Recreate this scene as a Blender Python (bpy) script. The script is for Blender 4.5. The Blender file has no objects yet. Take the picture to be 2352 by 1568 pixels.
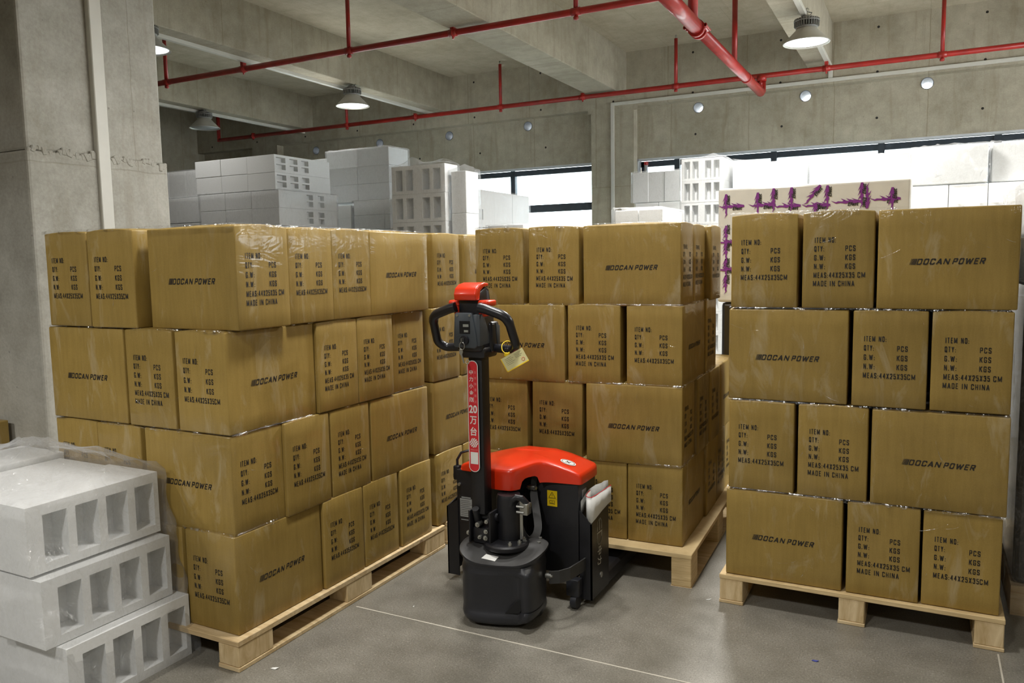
import bpy, bmesh, math, random
from mathutils import Vector, Matrix, noise
PI = math.pi
S = bpy.context.scene
COL = S.collection
R = math.radians

# ---------------------------------------------------------------- camera
F_PX, PITCH, ROLL, HEAD, EYE = 1820.95, 0.1007, -0.0174, 0.478, 1.3954
def cam_setup():
    f = Vector((0, math.cos(PITCH), -math.sin(PITCH)))
    u = Vector((0, math.sin(PITCH), math.cos(PITCH)))
    r = Vector((1, 0, 0))
    rr = r * math.cos(ROLL) + u * math.sin(ROLL)
    uu = u * math.cos(ROLL) - r * math.sin(ROLL)
    rot = Matrix.Rotation(HEAD, 3, 'Z')
    rr, uu, f = rot @ rr, rot @ uu, rot @ f
    cd = bpy.data.cameras.new('camera')
    cd.sensor_width = 36.0
    cd.lens = 36.0 * F_PX / 2352
    cd.clip_start = 0.05
    cd.clip_end = 200
    co = bpy.data.objects.new('camera', cd)
    COL.objects.link(co)
    m = Matrix((rr, uu, -f)).transposed().to_4x4()
    m.translation = (0, 0, EYE)
    co.matrix_world = m
    S.camera = co
cam_setup()

# ---------------------------------------------------------------- exposure, sky, light levels
S.view_settings.view_transform = 'Standard'
S.view_settings.look = 'None'
S.view_settings.gamma = 1
S.view_settings.use_curve_mapping = False
S.view_settings.exposure = 0.0
SKY_STRENGTH = 11.0
LAMP_WATTS = 95
W = bpy.data.worlds.new('overcast_sky')
S.world = W
W.use_nodes = True
wb = W.node_tree.nodes['Background']
wb.inputs[0].default_value = (0.90, 0.96, 1.0, 1)
wb.inputs[1].default_value = SKY_STRENGTH

# ---------------------------------------------------------------- material helpers
def srgb(r, g, b):
    def c(v):
        v /= 255.0
        return v / 12.92 if v <= 0.04045 else ((v + 0.055) / 1.055) ** 2.4
    return (c(r), c(g), c(b), 1)
class NT:
    def __init__(s, name):
        s.m = bpy.data.materials.new(name)
        s.m.use_nodes = True
        s.t = s.m.node_tree
        s.b = s.t.nodes['Principled BSDF']
        s.o = s.t.nodes['Material Output']
    def n(s, typ, **kw):
        nd = s.t.nodes.new(typ)
        for k, v in kw.items():
            if k.startswith('i_'):
                k2 = k[2:]
                k2 = int(k2) if k2.isdigit() else k2.replace('_', ' ')
                nd.inputs[k2].default_value = v
            else:
                setattr(nd, k, v)
        return nd
    def l(s, a, b): s.t.links.new(a, b)
    def math(s, op, a, b=None, c=None):
        nd = s.n('ShaderNodeMath', operation=op)
        for i, v in enumerate((a, b, c)):
            if v is None: continue
            if isinstance(v, (int, float)): nd.inputs[i].default_value = v
            else: s.l(v, nd.inputs[i])
        return nd.outputs[0]
    def ramp(s, fac, stops):
        nd = s.n('ShaderNodeValToRGB')
        el = nd.color_ramp.elements
        while len(el) < len(stops): el.new(0.5)
        for e, (p, c) in zip(el, stops):
            e.position = p
            e.color = c if len(c) == 4 else (*c, 1)
        s.l(fac, nd.inputs[0])
        return nd.outputs[0]
    def mix(s, fac, a, b, blend='MIX'):
        nd = s.n('ShaderNodeMix', data_type='RGBA', blend_type=blend)
        for v, i in ((fac, 0), (a, 6), (b, 7)):
            if isinstance(v, (int, float)): nd.inputs[i].default_value = v
            elif isinstance(v, tuple): nd.inputs[i].default_value = v
            else: s.l(v, nd.inputs[i])
        return nd.outputs[2]
    def bump(s, h, st=0.3, dist=0.01):
        nd = s.n('ShaderNodeBump')
        nd.inputs['Strength'].default_value = st
        nd.inputs['Distance'].default_value = dist
        s.l(h, nd.inputs['Height'])
        return nd.outputs[0]
    def noise(s, vec, scale, detail=4, rough=0.55, dist=0.0):
        nd = s.n('ShaderNodeTexNoise')
        nd.inputs['Scale'].default_value = scale
        nd.inputs['Detail'].default_value = detail
        nd.inputs['Roughness'].default_value = rough
        nd.inputs['Distortion'].default_value = dist
        if vec is not None: s.l(vec, nd.inputs['Vector'])
        return nd.outputs[0]
    def pos(s): return s.n('ShaderNodeNewGeometry').outputs['Position']
    def obj(s): return s.n('ShaderNodeTexCoord').outputs['Object']
    def scaled(s, vec, sc):
        nd = s.n('ShaderNodeVectorMath', operation='MULTIPLY')
        s.l(vec, nd.inputs[0]); nd.inputs[1].default_value = sc
        return nd.outputs[0]
def plain(name, col, rough=0.5, metal=0.0, coat=0.0, vary=0.0, vscale=8, bump=0.0, bscale=40):
    t = NT(name)
    t.b.inputs['Roughness'].default_value = rough
    t.b.inputs['Metallic'].default_value = metal
    t.b.inputs['Coat Weight'].default_value = coat
    t.b.inputs['Coat Roughness'].default_value = 0.12
    o = t.obj()
    nz = t.noise(o, vscale, 5)
    dark = tuple(c * (1 - vary) for c in col[:3]) + (1,)
    t.l(t.ramp(nz, [(0.35, dark), (0.7, col)]), t.b.inputs['Base Color'])
    if bump:
        t.l(t.bump(t.noise(o, bscale, 5), bump, 0.004), t.b.inputs['Normal'])
    return t.m

def concrete(name, base, dark, axes, joint=(1.22, 2.44), rough=0.85, joint_amt=0.6, stain=0.6, ties=False):
    t = NT(name)
    p = t.pos()
    sp = t.n('ShaderNodeSeparateXYZ'); t.l(p, sp.inputs[0])
    cb = t.n('ShaderNodeCombineXYZ')
    t.l(sp.outputs[axes[0]], cb.inputs[0]); t.l(sp.outputs[axes[1]], cb.inputs[1])
    n1 = t.noise(p, 0.9, 6, 0.6, 0.4)
    n2 = t.noise(p, 6.0, 8, 0.65)
    n3 = t.noise(p, 60.0, 4, 0.6)
    st = t.noise(t.scaled(cb.outputs[0], (9.0, 0.7, 1)), 1.0, 6, 0.7, 0.6)
    a = t.math('ADD', t.math('MULTIPLY', n1, 0.45), t.math('MULTIPLY', n2, 0.35))
    a = t.math('ADD', a, t.math('MULTIPLY', n3, 0.2))
    c = t.ramp(a, [(0.32, dark), (0.62, base)])
    stf = t.ramp(st, [(0.52, (0, 0, 0)), (0.74, (stain, stain, stain))])
    brown = tuple(v * m for v, m in zip(base[:3], (0.55, 0.50, 0.42))) + (1,)
    c = t.mix(stf, c, brown)
    br = t.n('ShaderNodeTexBrick', offset=0.37, squash=1.0)
    br.inputs['Scale'].default_value = 1.0
    br.inputs['Mortar Size'].default_value = 0.006
    br.inputs['Mortar Smooth'].default_value = 0.6
    br.inputs['Brick Width'].default_value = joint[0]
    br.inputs['Row Height'].default_value = joint[1]
    br.inputs['Color1'].default_value = (0, 0, 0, 1)
    br.inputs['Color2'].default_value = (0.22, 0.22, 0.22, 1)
    br.inputs['Mortar'].default_value = (1, 1, 1, 1)
    wob = t.n('ShaderNodeVectorMath', operation='MULTIPLY_ADD')
    nv = t.n('ShaderNodeTexNoise'); nv.inputs['Scale'].default_value = 7; t.l(p, nv.inputs['Vector'])
    t.l(nv.outputs['Color'], wob.inputs[0]); wob.inputs[1].default_value = (0.02, 0.02, 0); t.l(cb.outputs[0], wob.inputs[2])
    t.l(wob.outputs[0], br.inputs['Vector'])
    jf = t.math('MULTIPLY', br.outputs['Color'], joint_amt)
    c = t.mix(jf, c, tuple(v * m for v, m in zip(base[:3], (0.42, 0.38, 0.28))) + (1,))
    # small air holes
    vo = t.n('ShaderNodeTexVoronoi', feature='F1'); vo.inputs['Scale'].default_value = 9; t.l(p, vo.inputs['Vector'])
    vo.inputs['Randomness'].default_value = 1.0
    hole = t.math('LESS_THAN', vo.outputs['Distance'], 0.055)
    c = t.mix(t.math('MULTIPLY', hole, 0.35), c, (0.05, 0.045, 0.04, 1))
    if ties:
        fx = t.math('ABSOLUTE', t.math('SUBTRACT', t.math('FRACT', t.math('DIVIDE', sp.outputs[axes[0]], 1.31)), 0.5))
        fz = t.math('ABSOLUTE', t.math('SUBTRACT', t.math('FRACT', t.math('DIVIDE', sp.outputs[axes[1]], 0.61)), 0.5))
        d = t.math('ADD', t.math('POWER', t.math('MULTIPLY', fx, 1.31), 2), t.math('POWER', t.math('MULTIPLY', fz, 0.61), 2))
        c = t.mix(t.math('LESS_THAN', d, 0.0003), c, (0.03, 0.028, 0.025, 1))
    t.l(c, t.b.inputs['Base Color'])
    t.b.inputs['Roughness'].default_value = rough
    t.b.inputs['Specular IOR Level'].default_value = 0.3
    h = t.math('SUBTRACT', t.math('ADD', t.math('MULTIPLY', n2, 0.5), t.math('MULTIPLY', n3, 0.3)), t.math('MULTIPLY', br.outputs['Color'], 0.4))
    t.l(t.bump(h, 0.35, 0.012), t.b.inputs['Normal'])
    return t.m

CONC = srgb(186, 179, 161); CONC_D = srgb(142, 134, 116)
M = {}
M['conc_xz'] = concrete('raw_concrete_wall', CONC, CONC_D, (0, 2), (1.22, 2.6), ties=True)
M['conc_yz'] = concrete('raw_concrete_side', CONC, CONC_D, (1, 2), (1.22, 2.6))
M['conc_xy'] = concrete('raw_concrete_ceiling', srgb(198, 190, 170), srgb(160, 149, 126), (0, 1), (1.83, 0.92), joint_amt=0.3, stain=0.35)
M['conc_col'] = concrete('raw_concrete_column', srgb(186, 184, 175), srgb(136, 133, 122), (1, 2), (3.3, 1.98), joint_amt=0.25, stain=0.55)

def floor_mat():
    t = NT('polished_concrete_floor')
    p = t.pos()
    n1 = t.noise(p, 0.8, 5, 0.6, 0.3); n2 = t.noise(p, 7, 6, 0.6); n3 = t.noise(p, 170, 3, 0.7)
    c = t.ramp(t.math('ADD', t.math('MULTIPLY', n1, 0.55), t.math('MULTIPLY', n2, 0.45)), [(0.34, srgb(106, 103, 94)), (0.64, srgb(138, 134, 124))])
    sp = t.ramp(n3, [(0.40, (1, 1, 1)), (0.52, (0, 0, 0))])
    c = t.mix(t.math('MULTIPLY', sp, 0.42), c, srgb(70, 64, 54))
    sp2 = t.ramp(t.noise(p, 120, 2, 0.6), [(0.6, (0, 0, 0)), (0.68, (1, 1, 1))])
    c = t.mix(t.math('MULTIPLY', sp2, 0.25), c, srgb(190, 186, 174))
    t.l(c, t.b.inputs['Base Color'])
    t.l(t.ramp(n2, [(0.3, (0.30,) * 3), (0.7, (0.46,) * 3)]), t.b.inputs['Roughness'])
    t.b.inputs['Specular IOR Level'].default_value = 0.45
    t.l(t.bump(n3, 0.05, 0.002), t.b.inputs['Normal'])
    return t.m
M['floor'] = floor_mat()

def carton_mat():
    t = NT('kraft_cardboard_under_film')
    o = t.obj()
    oi = t.n('ShaderNodeObjectInfo')
    off = t.n('ShaderNodeVectorMath', operation='ADD'); t.l(o, off.inputs[0])
    sc = t.n('ShaderNodeVectorMath', operation='SCALE'); t.l(oi.outputs['Location'], sc.inputs[0]); sc.inputs['Scale'].default_value = 3.0
    t.l(sc.outputs[0], off.inputs[1])
    v = off.outputs[0]
    n1 = t.noise(v, 3.0, 4, 0.6); n2 = t.noise(t.scaled(v, (60, 60, 6)), 1.0, 3, 0.6); n3 = t.noise(v, 260, 2, 0.6)
    a = t.math('ADD', t.math('MULTIPLY', n1, 0.5), t.math('MULTIPLY', n2, 0.3))
    a = t.math('ADD', a, t.math('MULTIPLY', n3, 0.2))
    c = t.ramp(a, [(0.35, srgb(135, 111, 52)), (0.66, srgb(161, 134, 69))])
    hz = t.ramp(t.noise(t.scaled(v, (11, 11, 3.2)), 1.0, 5, 0.65, 0.8), [(0.56, (0, 0, 0)), (0.74, (.30,) * 3)])   # wrap glare and film haze painted into the base colour as pale patches
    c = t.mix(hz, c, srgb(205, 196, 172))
    hs = t.n('ShaderNodeHueSaturation'); t.l(c, hs.inputs['Color'])
    t.l(t.math('MULTIPLY_ADD', oi.outputs['Random'], 0.16, 0.92), hs.inputs['Value'])
    t.l(hs.outputs[0], t.b.inputs['Base Color'])
    t.b.inputs['Roughness'].default_value = 0.62
    t.b.inputs['Specular IOR Level'].default_value = 0.35
    # the clinging film: a thin glossy coat with long creases
    cr = t.noise(t.scaled(v, (4, 4, 9)), 1.0, 3, 0.55, 1.2)
    cr2 = t.noise(t.scaled(v, (26, 26, 5)), 1.0, 4, 0.6, 1.0)
    h = t.math('ADD', t.math('MULTIPLY', t.math('ABSOLUTE', t.math('SUBTRACT', cr, 0.5)), 1.4), t.math('MULTIPLY', cr2, 0.35))
    nb = t.bump(h, 0.28, 0.02)
    cm = t.ramp(t.noise(v, 2.2, 3, 0.6), [(0.42, (0.10,) * 3), (0.68, (0.85,) * 3)])
    t.l(cm, t.b.inputs['Coat Weight'])
    t.b.inputs['Coat Roughness'].default_value = 0.14
    t.l(nb, t.b.inputs['Coat Normal'])
    t.l(t.bump(n2, 0.12, 0.002), t.b.inputs['Normal'])
    return t.m
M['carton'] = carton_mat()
M['ink'] = plain('black_print_ink', (0.022, 0.018, 0.014, 1), 0.55, vary=0.3, vscale=60)

def wood(name, c1, c2, scale=(3, 26, 26)):
    t = NT(name)
    o = t.obj()
    oi = t.n('ShaderNodeObjectInfo')
    ad = t.n('ShaderNodeVectorMath', operation='ADD'); t.l(o, ad.inputs[0])
    rv = t.n('ShaderNodeVectorMath', operation='SCALE'); t.l(oi.outputs['Location'], rv.inputs[0]); rv.inputs['Scale'].default_value = 5.3
    t.l(rv.outputs[0], ad.inputs[1])
    v = t.scaled(ad.outputs[0], scale)
    n1 = t.noise(v, 1.0, 6, 0.65, 1.2); n2 = t.noise(ad.outputs[0], 5, 4)
    c = t.ramp(t.math('ADD', t.math('MULTIPLY', n1, 0.65), t.math('MULTIPLY', n2, 0.35)), [(0.33, c1), (0.62, c2)])
    kn = t.n('ShaderNodeTexVoronoi', feature='F1'); kn.inputs['Scale'].default_value = 4.5; t.l(ad.outputs[0], kn.inputs['Vector'])
    c = t.mix(t.math('MULTIPLY', t.math('LESS_THAN', kn.outputs['Distance'], 0.07), 0.6), c, srgb(110, 72, 40))
    t.l(c, t.b.inputs['Base Color'])
    t.b.inputs['Roughness'].default_value = 0.72
    t.l(t.bump(n1, 0.2, 0.003), t.b.inputs['Normal'])
    return t.m
M['wood'] = wood('pale_pine', srgb(178, 148, 102), srgb(222, 200, 158))
M['wood_end'] = wood('pine_block', srgb(180, 150, 100), srgb(230, 208, 166), (20, 20, 5))
M['ply'] = wood('poplar_plywood', srgb(180, 152, 104), srgb(222, 198, 150), (4, 4, 90))
M['red'] = plain('red_pipe_paint', srgb(176, 34, 26), 0.42, coat=0.25, vary=0.3, vscale=6)
M['jack_red'] = plain('glossy_red_plastic', srgb(222, 50, 14), 0.32, coat=0.5, vary=0.06)
M['jack_black'] = plain('black_powder_coat', (0.013, 0.013, 0.016, 1), 0.42, vary=0.3, bump=0.08, bscale=220)
M['rubber'] = plain('black_moulded_plastic', (0.020, 0.021, 0.026, 1), 0.40, vary=0.35, vscale=5, bump=0.05, bscale=160)
M['dust'] = plain('dusty_black_plastic', (0.046, 0.045, 0.044, 1), 0.6, vary=0.45, vscale=9)
M['grip'] = plain('handle_black_plastic', (0.014, 0.014, 0.018, 1), 0.30, vary=0.2)
M['grey_panel'] = plain('dark_grey_panel', srgb(66, 72, 78), 0.45, vary=0.15)
M['steel'] = plain('zinc_steel', srgb(190, 190, 184), 0.32, 0.9, vary=0.2)
M['trunk'] = plain('white_trunking', srgb(206, 204, 194), 0.45, vary=0.06)
M['white_paint'] = plain('white_reveal_paint', srgb(205, 208, 212), 0.7, vary=0.2, vscale=5)
M['frame'] = plain('dark_window_frame', srgb(58, 66, 74), 0.5, 0.2, vary=0.3)
M['lamp_alu'] = plain('brushed_aluminium', srgb(186, 184, 176), 0.45, 0.3, vary=0.12)
M['lamp_fin'] = plain('grey_heat_sink', srgb(150, 150, 146), 0.5, 0.2, vary=0.2)
M['cable'] = plain('black_cable', (0.02, 0.02, 0.02, 1), 0.5)
M['pvc'] = plain('grey_pvc', srgb(112, 116, 122), 0.6, vary=0.1)
def emis(name, col, st):
    t = NT(name)
    t.b.inputs['Base Color'].default_value = (0.9, 0.9, 0.9, 1)
    t.b.inputs['Emission Color'].default_value = col
    t.b.inputs['Emission Strength'].default_value = st
    return t.m
M['lit'] = emis('lit_lamp_reflector', (0.93, 0.97, 1.0, 1), 2.2)
M['unlit'] = plain('lamp_reflector', srgb(170, 172, 172), 0.4, 0.3, vary=0.1)
def glass():
    t = NT('window_glass')
    tr = t.n('ShaderNodeBsdfTransparent'); gl = t.n('ShaderNodeBsdfGlossy'); gl.inputs['Roughness'].default_value = 0.05
    fr = t.n('ShaderNodeFresnel'); fr.inputs[0].default_value = 1.45
    mx = t.n('ShaderNodeMixShader')
    tr.inputs[0].default_value = (0.92, 0.97, 0.98, 1)
    t.l(fr.outputs[0], mx.inputs[0]); t.l(tr.outputs[0], mx.inputs[1]); t.l(gl.outputs[0], mx.inputs[2])
    t.l(mx.outputs[0], t.o.inputs['Surface'])
    return t.m
M['glass'] = glass()
def foam():
    t = NT('white_foam')
    o = t.pos()
    n = t.noise(o, 90, 4, 0.7)
    t.l(t.ramp(n, [(0.3, srgb(238, 239, 237)), (0.65, srgb(248, 249, 249))]), t.b.inputs['Base Color'])
    t.b.inputs['Roughness'].default_value = 0.85
    t.l(t.bump(n, 0.08, 0.003), t.b.inputs['Normal'])
    tl = t.n('ShaderNodeBsdfTranslucent'); tl.inputs[0].default_value = srgb(238, 240, 240)
    mx = t.n('ShaderNodeMixShader'); mx.inputs[0].default_value = 0.20
    t.l(t.b.outputs[0], mx.inputs[1]); t.l(tl.outputs[0], mx.inputs[2]); t.l(mx.outputs[0], t.o.inputs['Surface'])
    return t.m
M['foam'] = foam()
def film(name, op=0.06, sc=1.0, rg=.08, gm=.35, haze=(0.9, 0.91, 0.93, 1)):
    t = NT(name)
    p = t.pos()
    n = t.noise(t.scaled(p, (9 * sc, 9 * sc, 5 * sc)), 1.0, 5, 0.6, 2.0)
    h = t.math('ABSOLUTE', t.math('SUBTRACT', n, 0.5))
    nb = t.bump(h, 0.7, 0.03)
    tr = t.n('ShaderNodeBsdfTransparent'); tr.inputs[0].default_value = (0.97, 0.97, 0.97, 1)
    gl = t.n('ShaderNodeBsdfGlossy'); gl.inputs['Roughness'].default_value = 0.12; t.l(nb, gl.inputs['Normal'])
    df = t.n('ShaderNodeBsdfDiffuse'); df.inputs[0].default_value = haze
    tl = t.n('ShaderNodeBsdfTranslucent'); tl.inputs[0].default_value = haze
    m0 = t.n('ShaderNodeMixShader'); m0.inputs[0].default_value = 0.4; t.l(df.outputs[0], m0.inputs[1]); t.l(tl.outputs[0], m0.inputs[2])
    lw = t.n('ShaderNodeLayerWeight'); lw.inputs[0].default_value = 0.35; t.l(nb, lw.inputs['Normal'])
    m1 = t.n('ShaderNodeMixShader'); m1.inputs[0].default_value = gm
    t.l(m0.outputs[0], m1.inputs[1]); t.l(gl.outputs[0], m1.inputs[2])
    lw0 = t.n('ShaderNodeLayerWeight'); lw0.inputs[0].default_value = 0.3
    ridge = t.ramp(h, [(0.0, (1, 1, 1)), (0.035, (0, 0, 0))])
    f = t.math('ADD', t.math('MULTIPLY', lw0.outputs['Fresnel'], 0.22), t.math('MULTIPLY_ADD', ridge, rg, op))
    m2 = t.n('ShaderNodeMixShader'); t.l(t.math('MINIMUM', f, 0.9), m2.inputs[0])
    t.l(tr.outputs[0], m2.inputs[1]); t.l(m1.outputs[0], m2.inputs[2])
    t.l(m2.outputs[0], t.o.inputs['Surface'])
    return t.m
M['film'] = film('clear_plastic_film')
M['film_crease'] = film('bunched_plastic_film', 0.45, 2.0)

# ---------------------------------------------------------------- mesh helpers
class MB:
    def __init__(s): s.bm = bmesh.new(); s.mi = 0
    def _tag(s, fs):
        for f in fs: f.material_index = s.mi
    def box(s, x0, x1, y0, y1, z0, z1, bev=0.0, seg=2, rot=None, piv=None):
        vs = [s.bm.verts.new((x, y, z)) for x in (x0, x1) for y in (y0, y1) for z in (z0, z1)]
        q = [(0, 1, 3, 2), (4, 6, 7, 5), (0, 4, 5, 1), (2, 3, 7, 6), (0, 2, 6, 4), (1, 5, 7, 3)]
        fs = [s.bm.faces.new([vs[i] for i in a]) for a in q]
        if bev:
            es = list({e for f in fs for e in f.edges})
            r = bmesh.ops.bevel(s.bm, geom=es, offset=bev, segments=seg, profile=0.5, affect='EDGES', clamp_overlap=True)
            fs = list({f for v in r['verts'] for f in v.link_faces} | {f for f in fs if f.is_valid})
            vs = list({v for f in fs for v in f.verts})
        if rot is not None:
            p = Vector(piv) if piv is not None else Vector(((x0 + x1) / 2, (y0 + y1) / 2, (z0 + z1) / 2))
            for v in vs: v.co = p + rot @ (v.co - p)
        s._tag(fs)
        return vs
    def tube(s, pts, r, seg=12, caps=True, closed=False):
        pts = [Vector(p) for p in pts]
        n = len(pts)
        rs = r if isinstance(r, (list, tuple)) else [r] * n
        rings = []
        up = None
        for i, p in enumerate(pts):
            if closed: d = (pts[(i + 1) % n] - pts[i - 1])
            else: d = pts[min(i + 1, n - 1)] - pts[max(i - 1, 0)]
            d.normalize()
            if up is None:
                up = Vector((0, 0, 1)) if abs(d.z) < 0.9 else Vector((1, 0, 0))
            a = d.cross(up)
            if a.length < 1e-5: a = d.cross(Vector((0, 1, 0)))
            a.normalize(); b = a.cross(d).normalized(); up = b
            rings.append([s.bm.verts.new(p + a * (rs[i] * math.cos(2 * PI * k / seg)) + b * (rs[i] * math.sin(2 * PI * k / seg))) for k in range(seg)])
        fs = []
        m = n if closed else n - 1
        for i in range(m):
            A, B = rings[i], rings[(i + 1) % n]
            for k in range(seg):
                f = s.bm.faces.new((A[k], A[(k + 1) % seg], B[(k + 1) % seg], B[k])); f.smooth = True; fs.append(f)
        if caps and not closed:
            fs.append(s.bm.faces.new(rings[0][::-1])); fs.append(s.bm.faces.new(rings[-1]))
        s._tag(fs)
    def lathe(s, prof, c=(0, 0, 0), seg=32, axis='Z', smooth=True, caps=True):
        c = Vector(c); rings = []
        for r, h in prof:
            ring = []
            for k in range(seg):
                a = 2 * PI * k / seg
                x, y = r * math.cos(a), r * math.sin(a)
                v = Vector((x, y, h)) if axis == 'Z' else (Vector((x, h, y)) if axis == 'Y' else Vector((h, x, y)))
                ring.append(s.bm.verts.new(c + v))
            rings.append(ring)
        fs = []
        for A, B in zip(rings, rings[1:]):
            for k in range(seg):
                f = s.bm.faces.new((A[k], A[(k + 1) % seg], B[(k + 1) % seg], B[k])); f.smooth = smooth; fs.append(f)
        for rg, rr in ((rings[0][::-1], prof[0][0]), (rings[-1], prof[-1][0])):
            if caps and rr > 1e-4: fs.append(s.bm.faces.new(rg))
        s._tag(fs)
    def prism(s, poly, d0, d1, axis='Y', bev=0.0, seg=2):
        """poly in the two other axes; extruded along axis from d0 to d1"""
        def P(a, b, d):
            return (a, d, b) if axis == 'Y' else ((d, a, b) if axis == 'X' else (a, b, d))
        A = [s.bm.verts.new(P(a, b, d0)) for a, b in poly]
        B = [s.bm.verts.new(P(a, b, d1)) for a, b in poly]
        n = len(poly)
        fs = [s.bm.faces.new(A), s.bm.faces.new(B[::-1])]
        for i in range(n): fs.append(s.bm.faces.new((A[i], B[i], B[(i + 1) % n], A[(i + 1) % n])))
        if bev:
            es = [e for e in {e for f in fs for e in f.edges} if e.calc_face_angle(0) > 0.4] if True else []
            bmesh.ops.recalc_face_normals(s.bm, faces=fs)
            es = [e for e in {e for f in fs for e in f.edges} if abs(e.calc_face_angle(0)) > 0.4]
            r = bmesh.ops.bevel(s.bm, geom=es, offset=bev, segments=seg, profile=0.5, affect='EDGES', clamp_overlap=True)
            fs = list({f for v in r['verts'] for f in v.link_faces} | {f for f in fs if f.is_valid})
        s._tag(fs)
    def quad(s, pts):
        f = s.bm.faces.new([s.bm.verts.new(p) for p in pts]); s._tag([f]); return f
    def add_mesh(s, me, mat4=None):
        vs = [s.bm.verts.new((mat4 @ v.co) if mat4 else v.co) for v in me.vertices]
        for p in me.polygons:
            try:
                f = s.bm.faces.new([vs[i] for i in p.vertices]); f.material_index = s.mi
            except ValueError: pass
    def build(s, name, mats, parent=None, smooth=False, recalc=True):
        if recalc: bmesh.ops.recalc_face_normals(s.bm, faces=s.bm.faces)
        me = bpy.data.meshes.new(name)
        s.bm.to_mesh(me); s.bm.free()
        for m in (mats if isinstance(mats, (list, tuple)) else [mats]): me.materials.append(m)
        if smooth:
            for p in me.polygons: p.use_smooth = True
        return link(name, me, parent)
def link(name, me, parent=None):
    o = bpy.data.objects.new(name, me)
    COL.objects.link(o)
    if parent is not None: o.parent = parent
    return o
def thing(name, label, cat, loc=(0, 0, 0), rz=0.0, group=None):
    o = bpy.data.objects.new(name, None)
    o.empty_display_size = 0.1
    COL.objects.link(o)
    o.location = loc; o.rotation_euler = (0, 0, rz)
    return tag(o, label, cat, group)
def tag(o, label, cat, group=None):
    o['label'] = label; o['category'] = cat
    if group: o['group'] = group
    return o
def struct(o, label=None, cat=None):
    o['kind'] = 'structure'
    if label: o['label'] = label
    if cat: o['category'] = cat
    return o
def smooth_angle(o, ang=40):
    me = o.data
    for p in me.polygons: p.use_smooth = True
    bm = bmesh.new(); bm.from_mesh(me)
    for e in bm.edges: e.smooth = e.calc_face_angle(0) < R(ang)
    bm.to_mesh(me); bm.free()
    return o
def copy_tree(o, parent=None):
    c = o.copy(); COL.objects.link(c)
    if parent is not None: c.parent = parent
    for ch in list(o.children): copy_tree(ch, c)
    return c

# text as flat mesh: returns mesh with origin at the left of the baseline, cap height = h, stretched to width w when given
_tc = {}
def text_mesh(s, h, w=None, bold=0.0, shear=0.0, space=1.0, align='LEFT'):
    key = (s, h, w, bold, shear, space, align)
    if key in _tc: return _tc[key]
    cu = bpy.data.curves.new('txt', 'FONT')
    cu.body = s; cu.size = 1.0; cu.shear = shear; cu.offset = bold; cu.space_character = space
    cu.resolution_u = 3
    ob = bpy.data.objects.new('txt', cu)
    me = bpy.data.meshes.new_from_object(ob)
    bpy.data.objects.remove(ob)
    xs = [v.co.x for v in me.vertices]; ys = [v.co.y for v in me.vertices]
    if not xs: return me
    x0, x1, y0, y1 = min(xs), max(xs), min(ys), max(ys)
    ky = h / (y1 - y0); kx = ky if w is None else w / (x1 - x0)
    for v in me.vertices: v.co = Vector(((v.co.x - x0) * kx, (v.co.y - y0) * ky, 0))
    _tc[key] = me
    return me
def face_mat(origin, right, up):
    r = Vector(right).normalized(); u = Vector(up).normalized(); n = r.cross(u)
    m = Matrix((r, u, n)).transposed().to_4x4()
    m.translation = Vector(origin)
    return m
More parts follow.
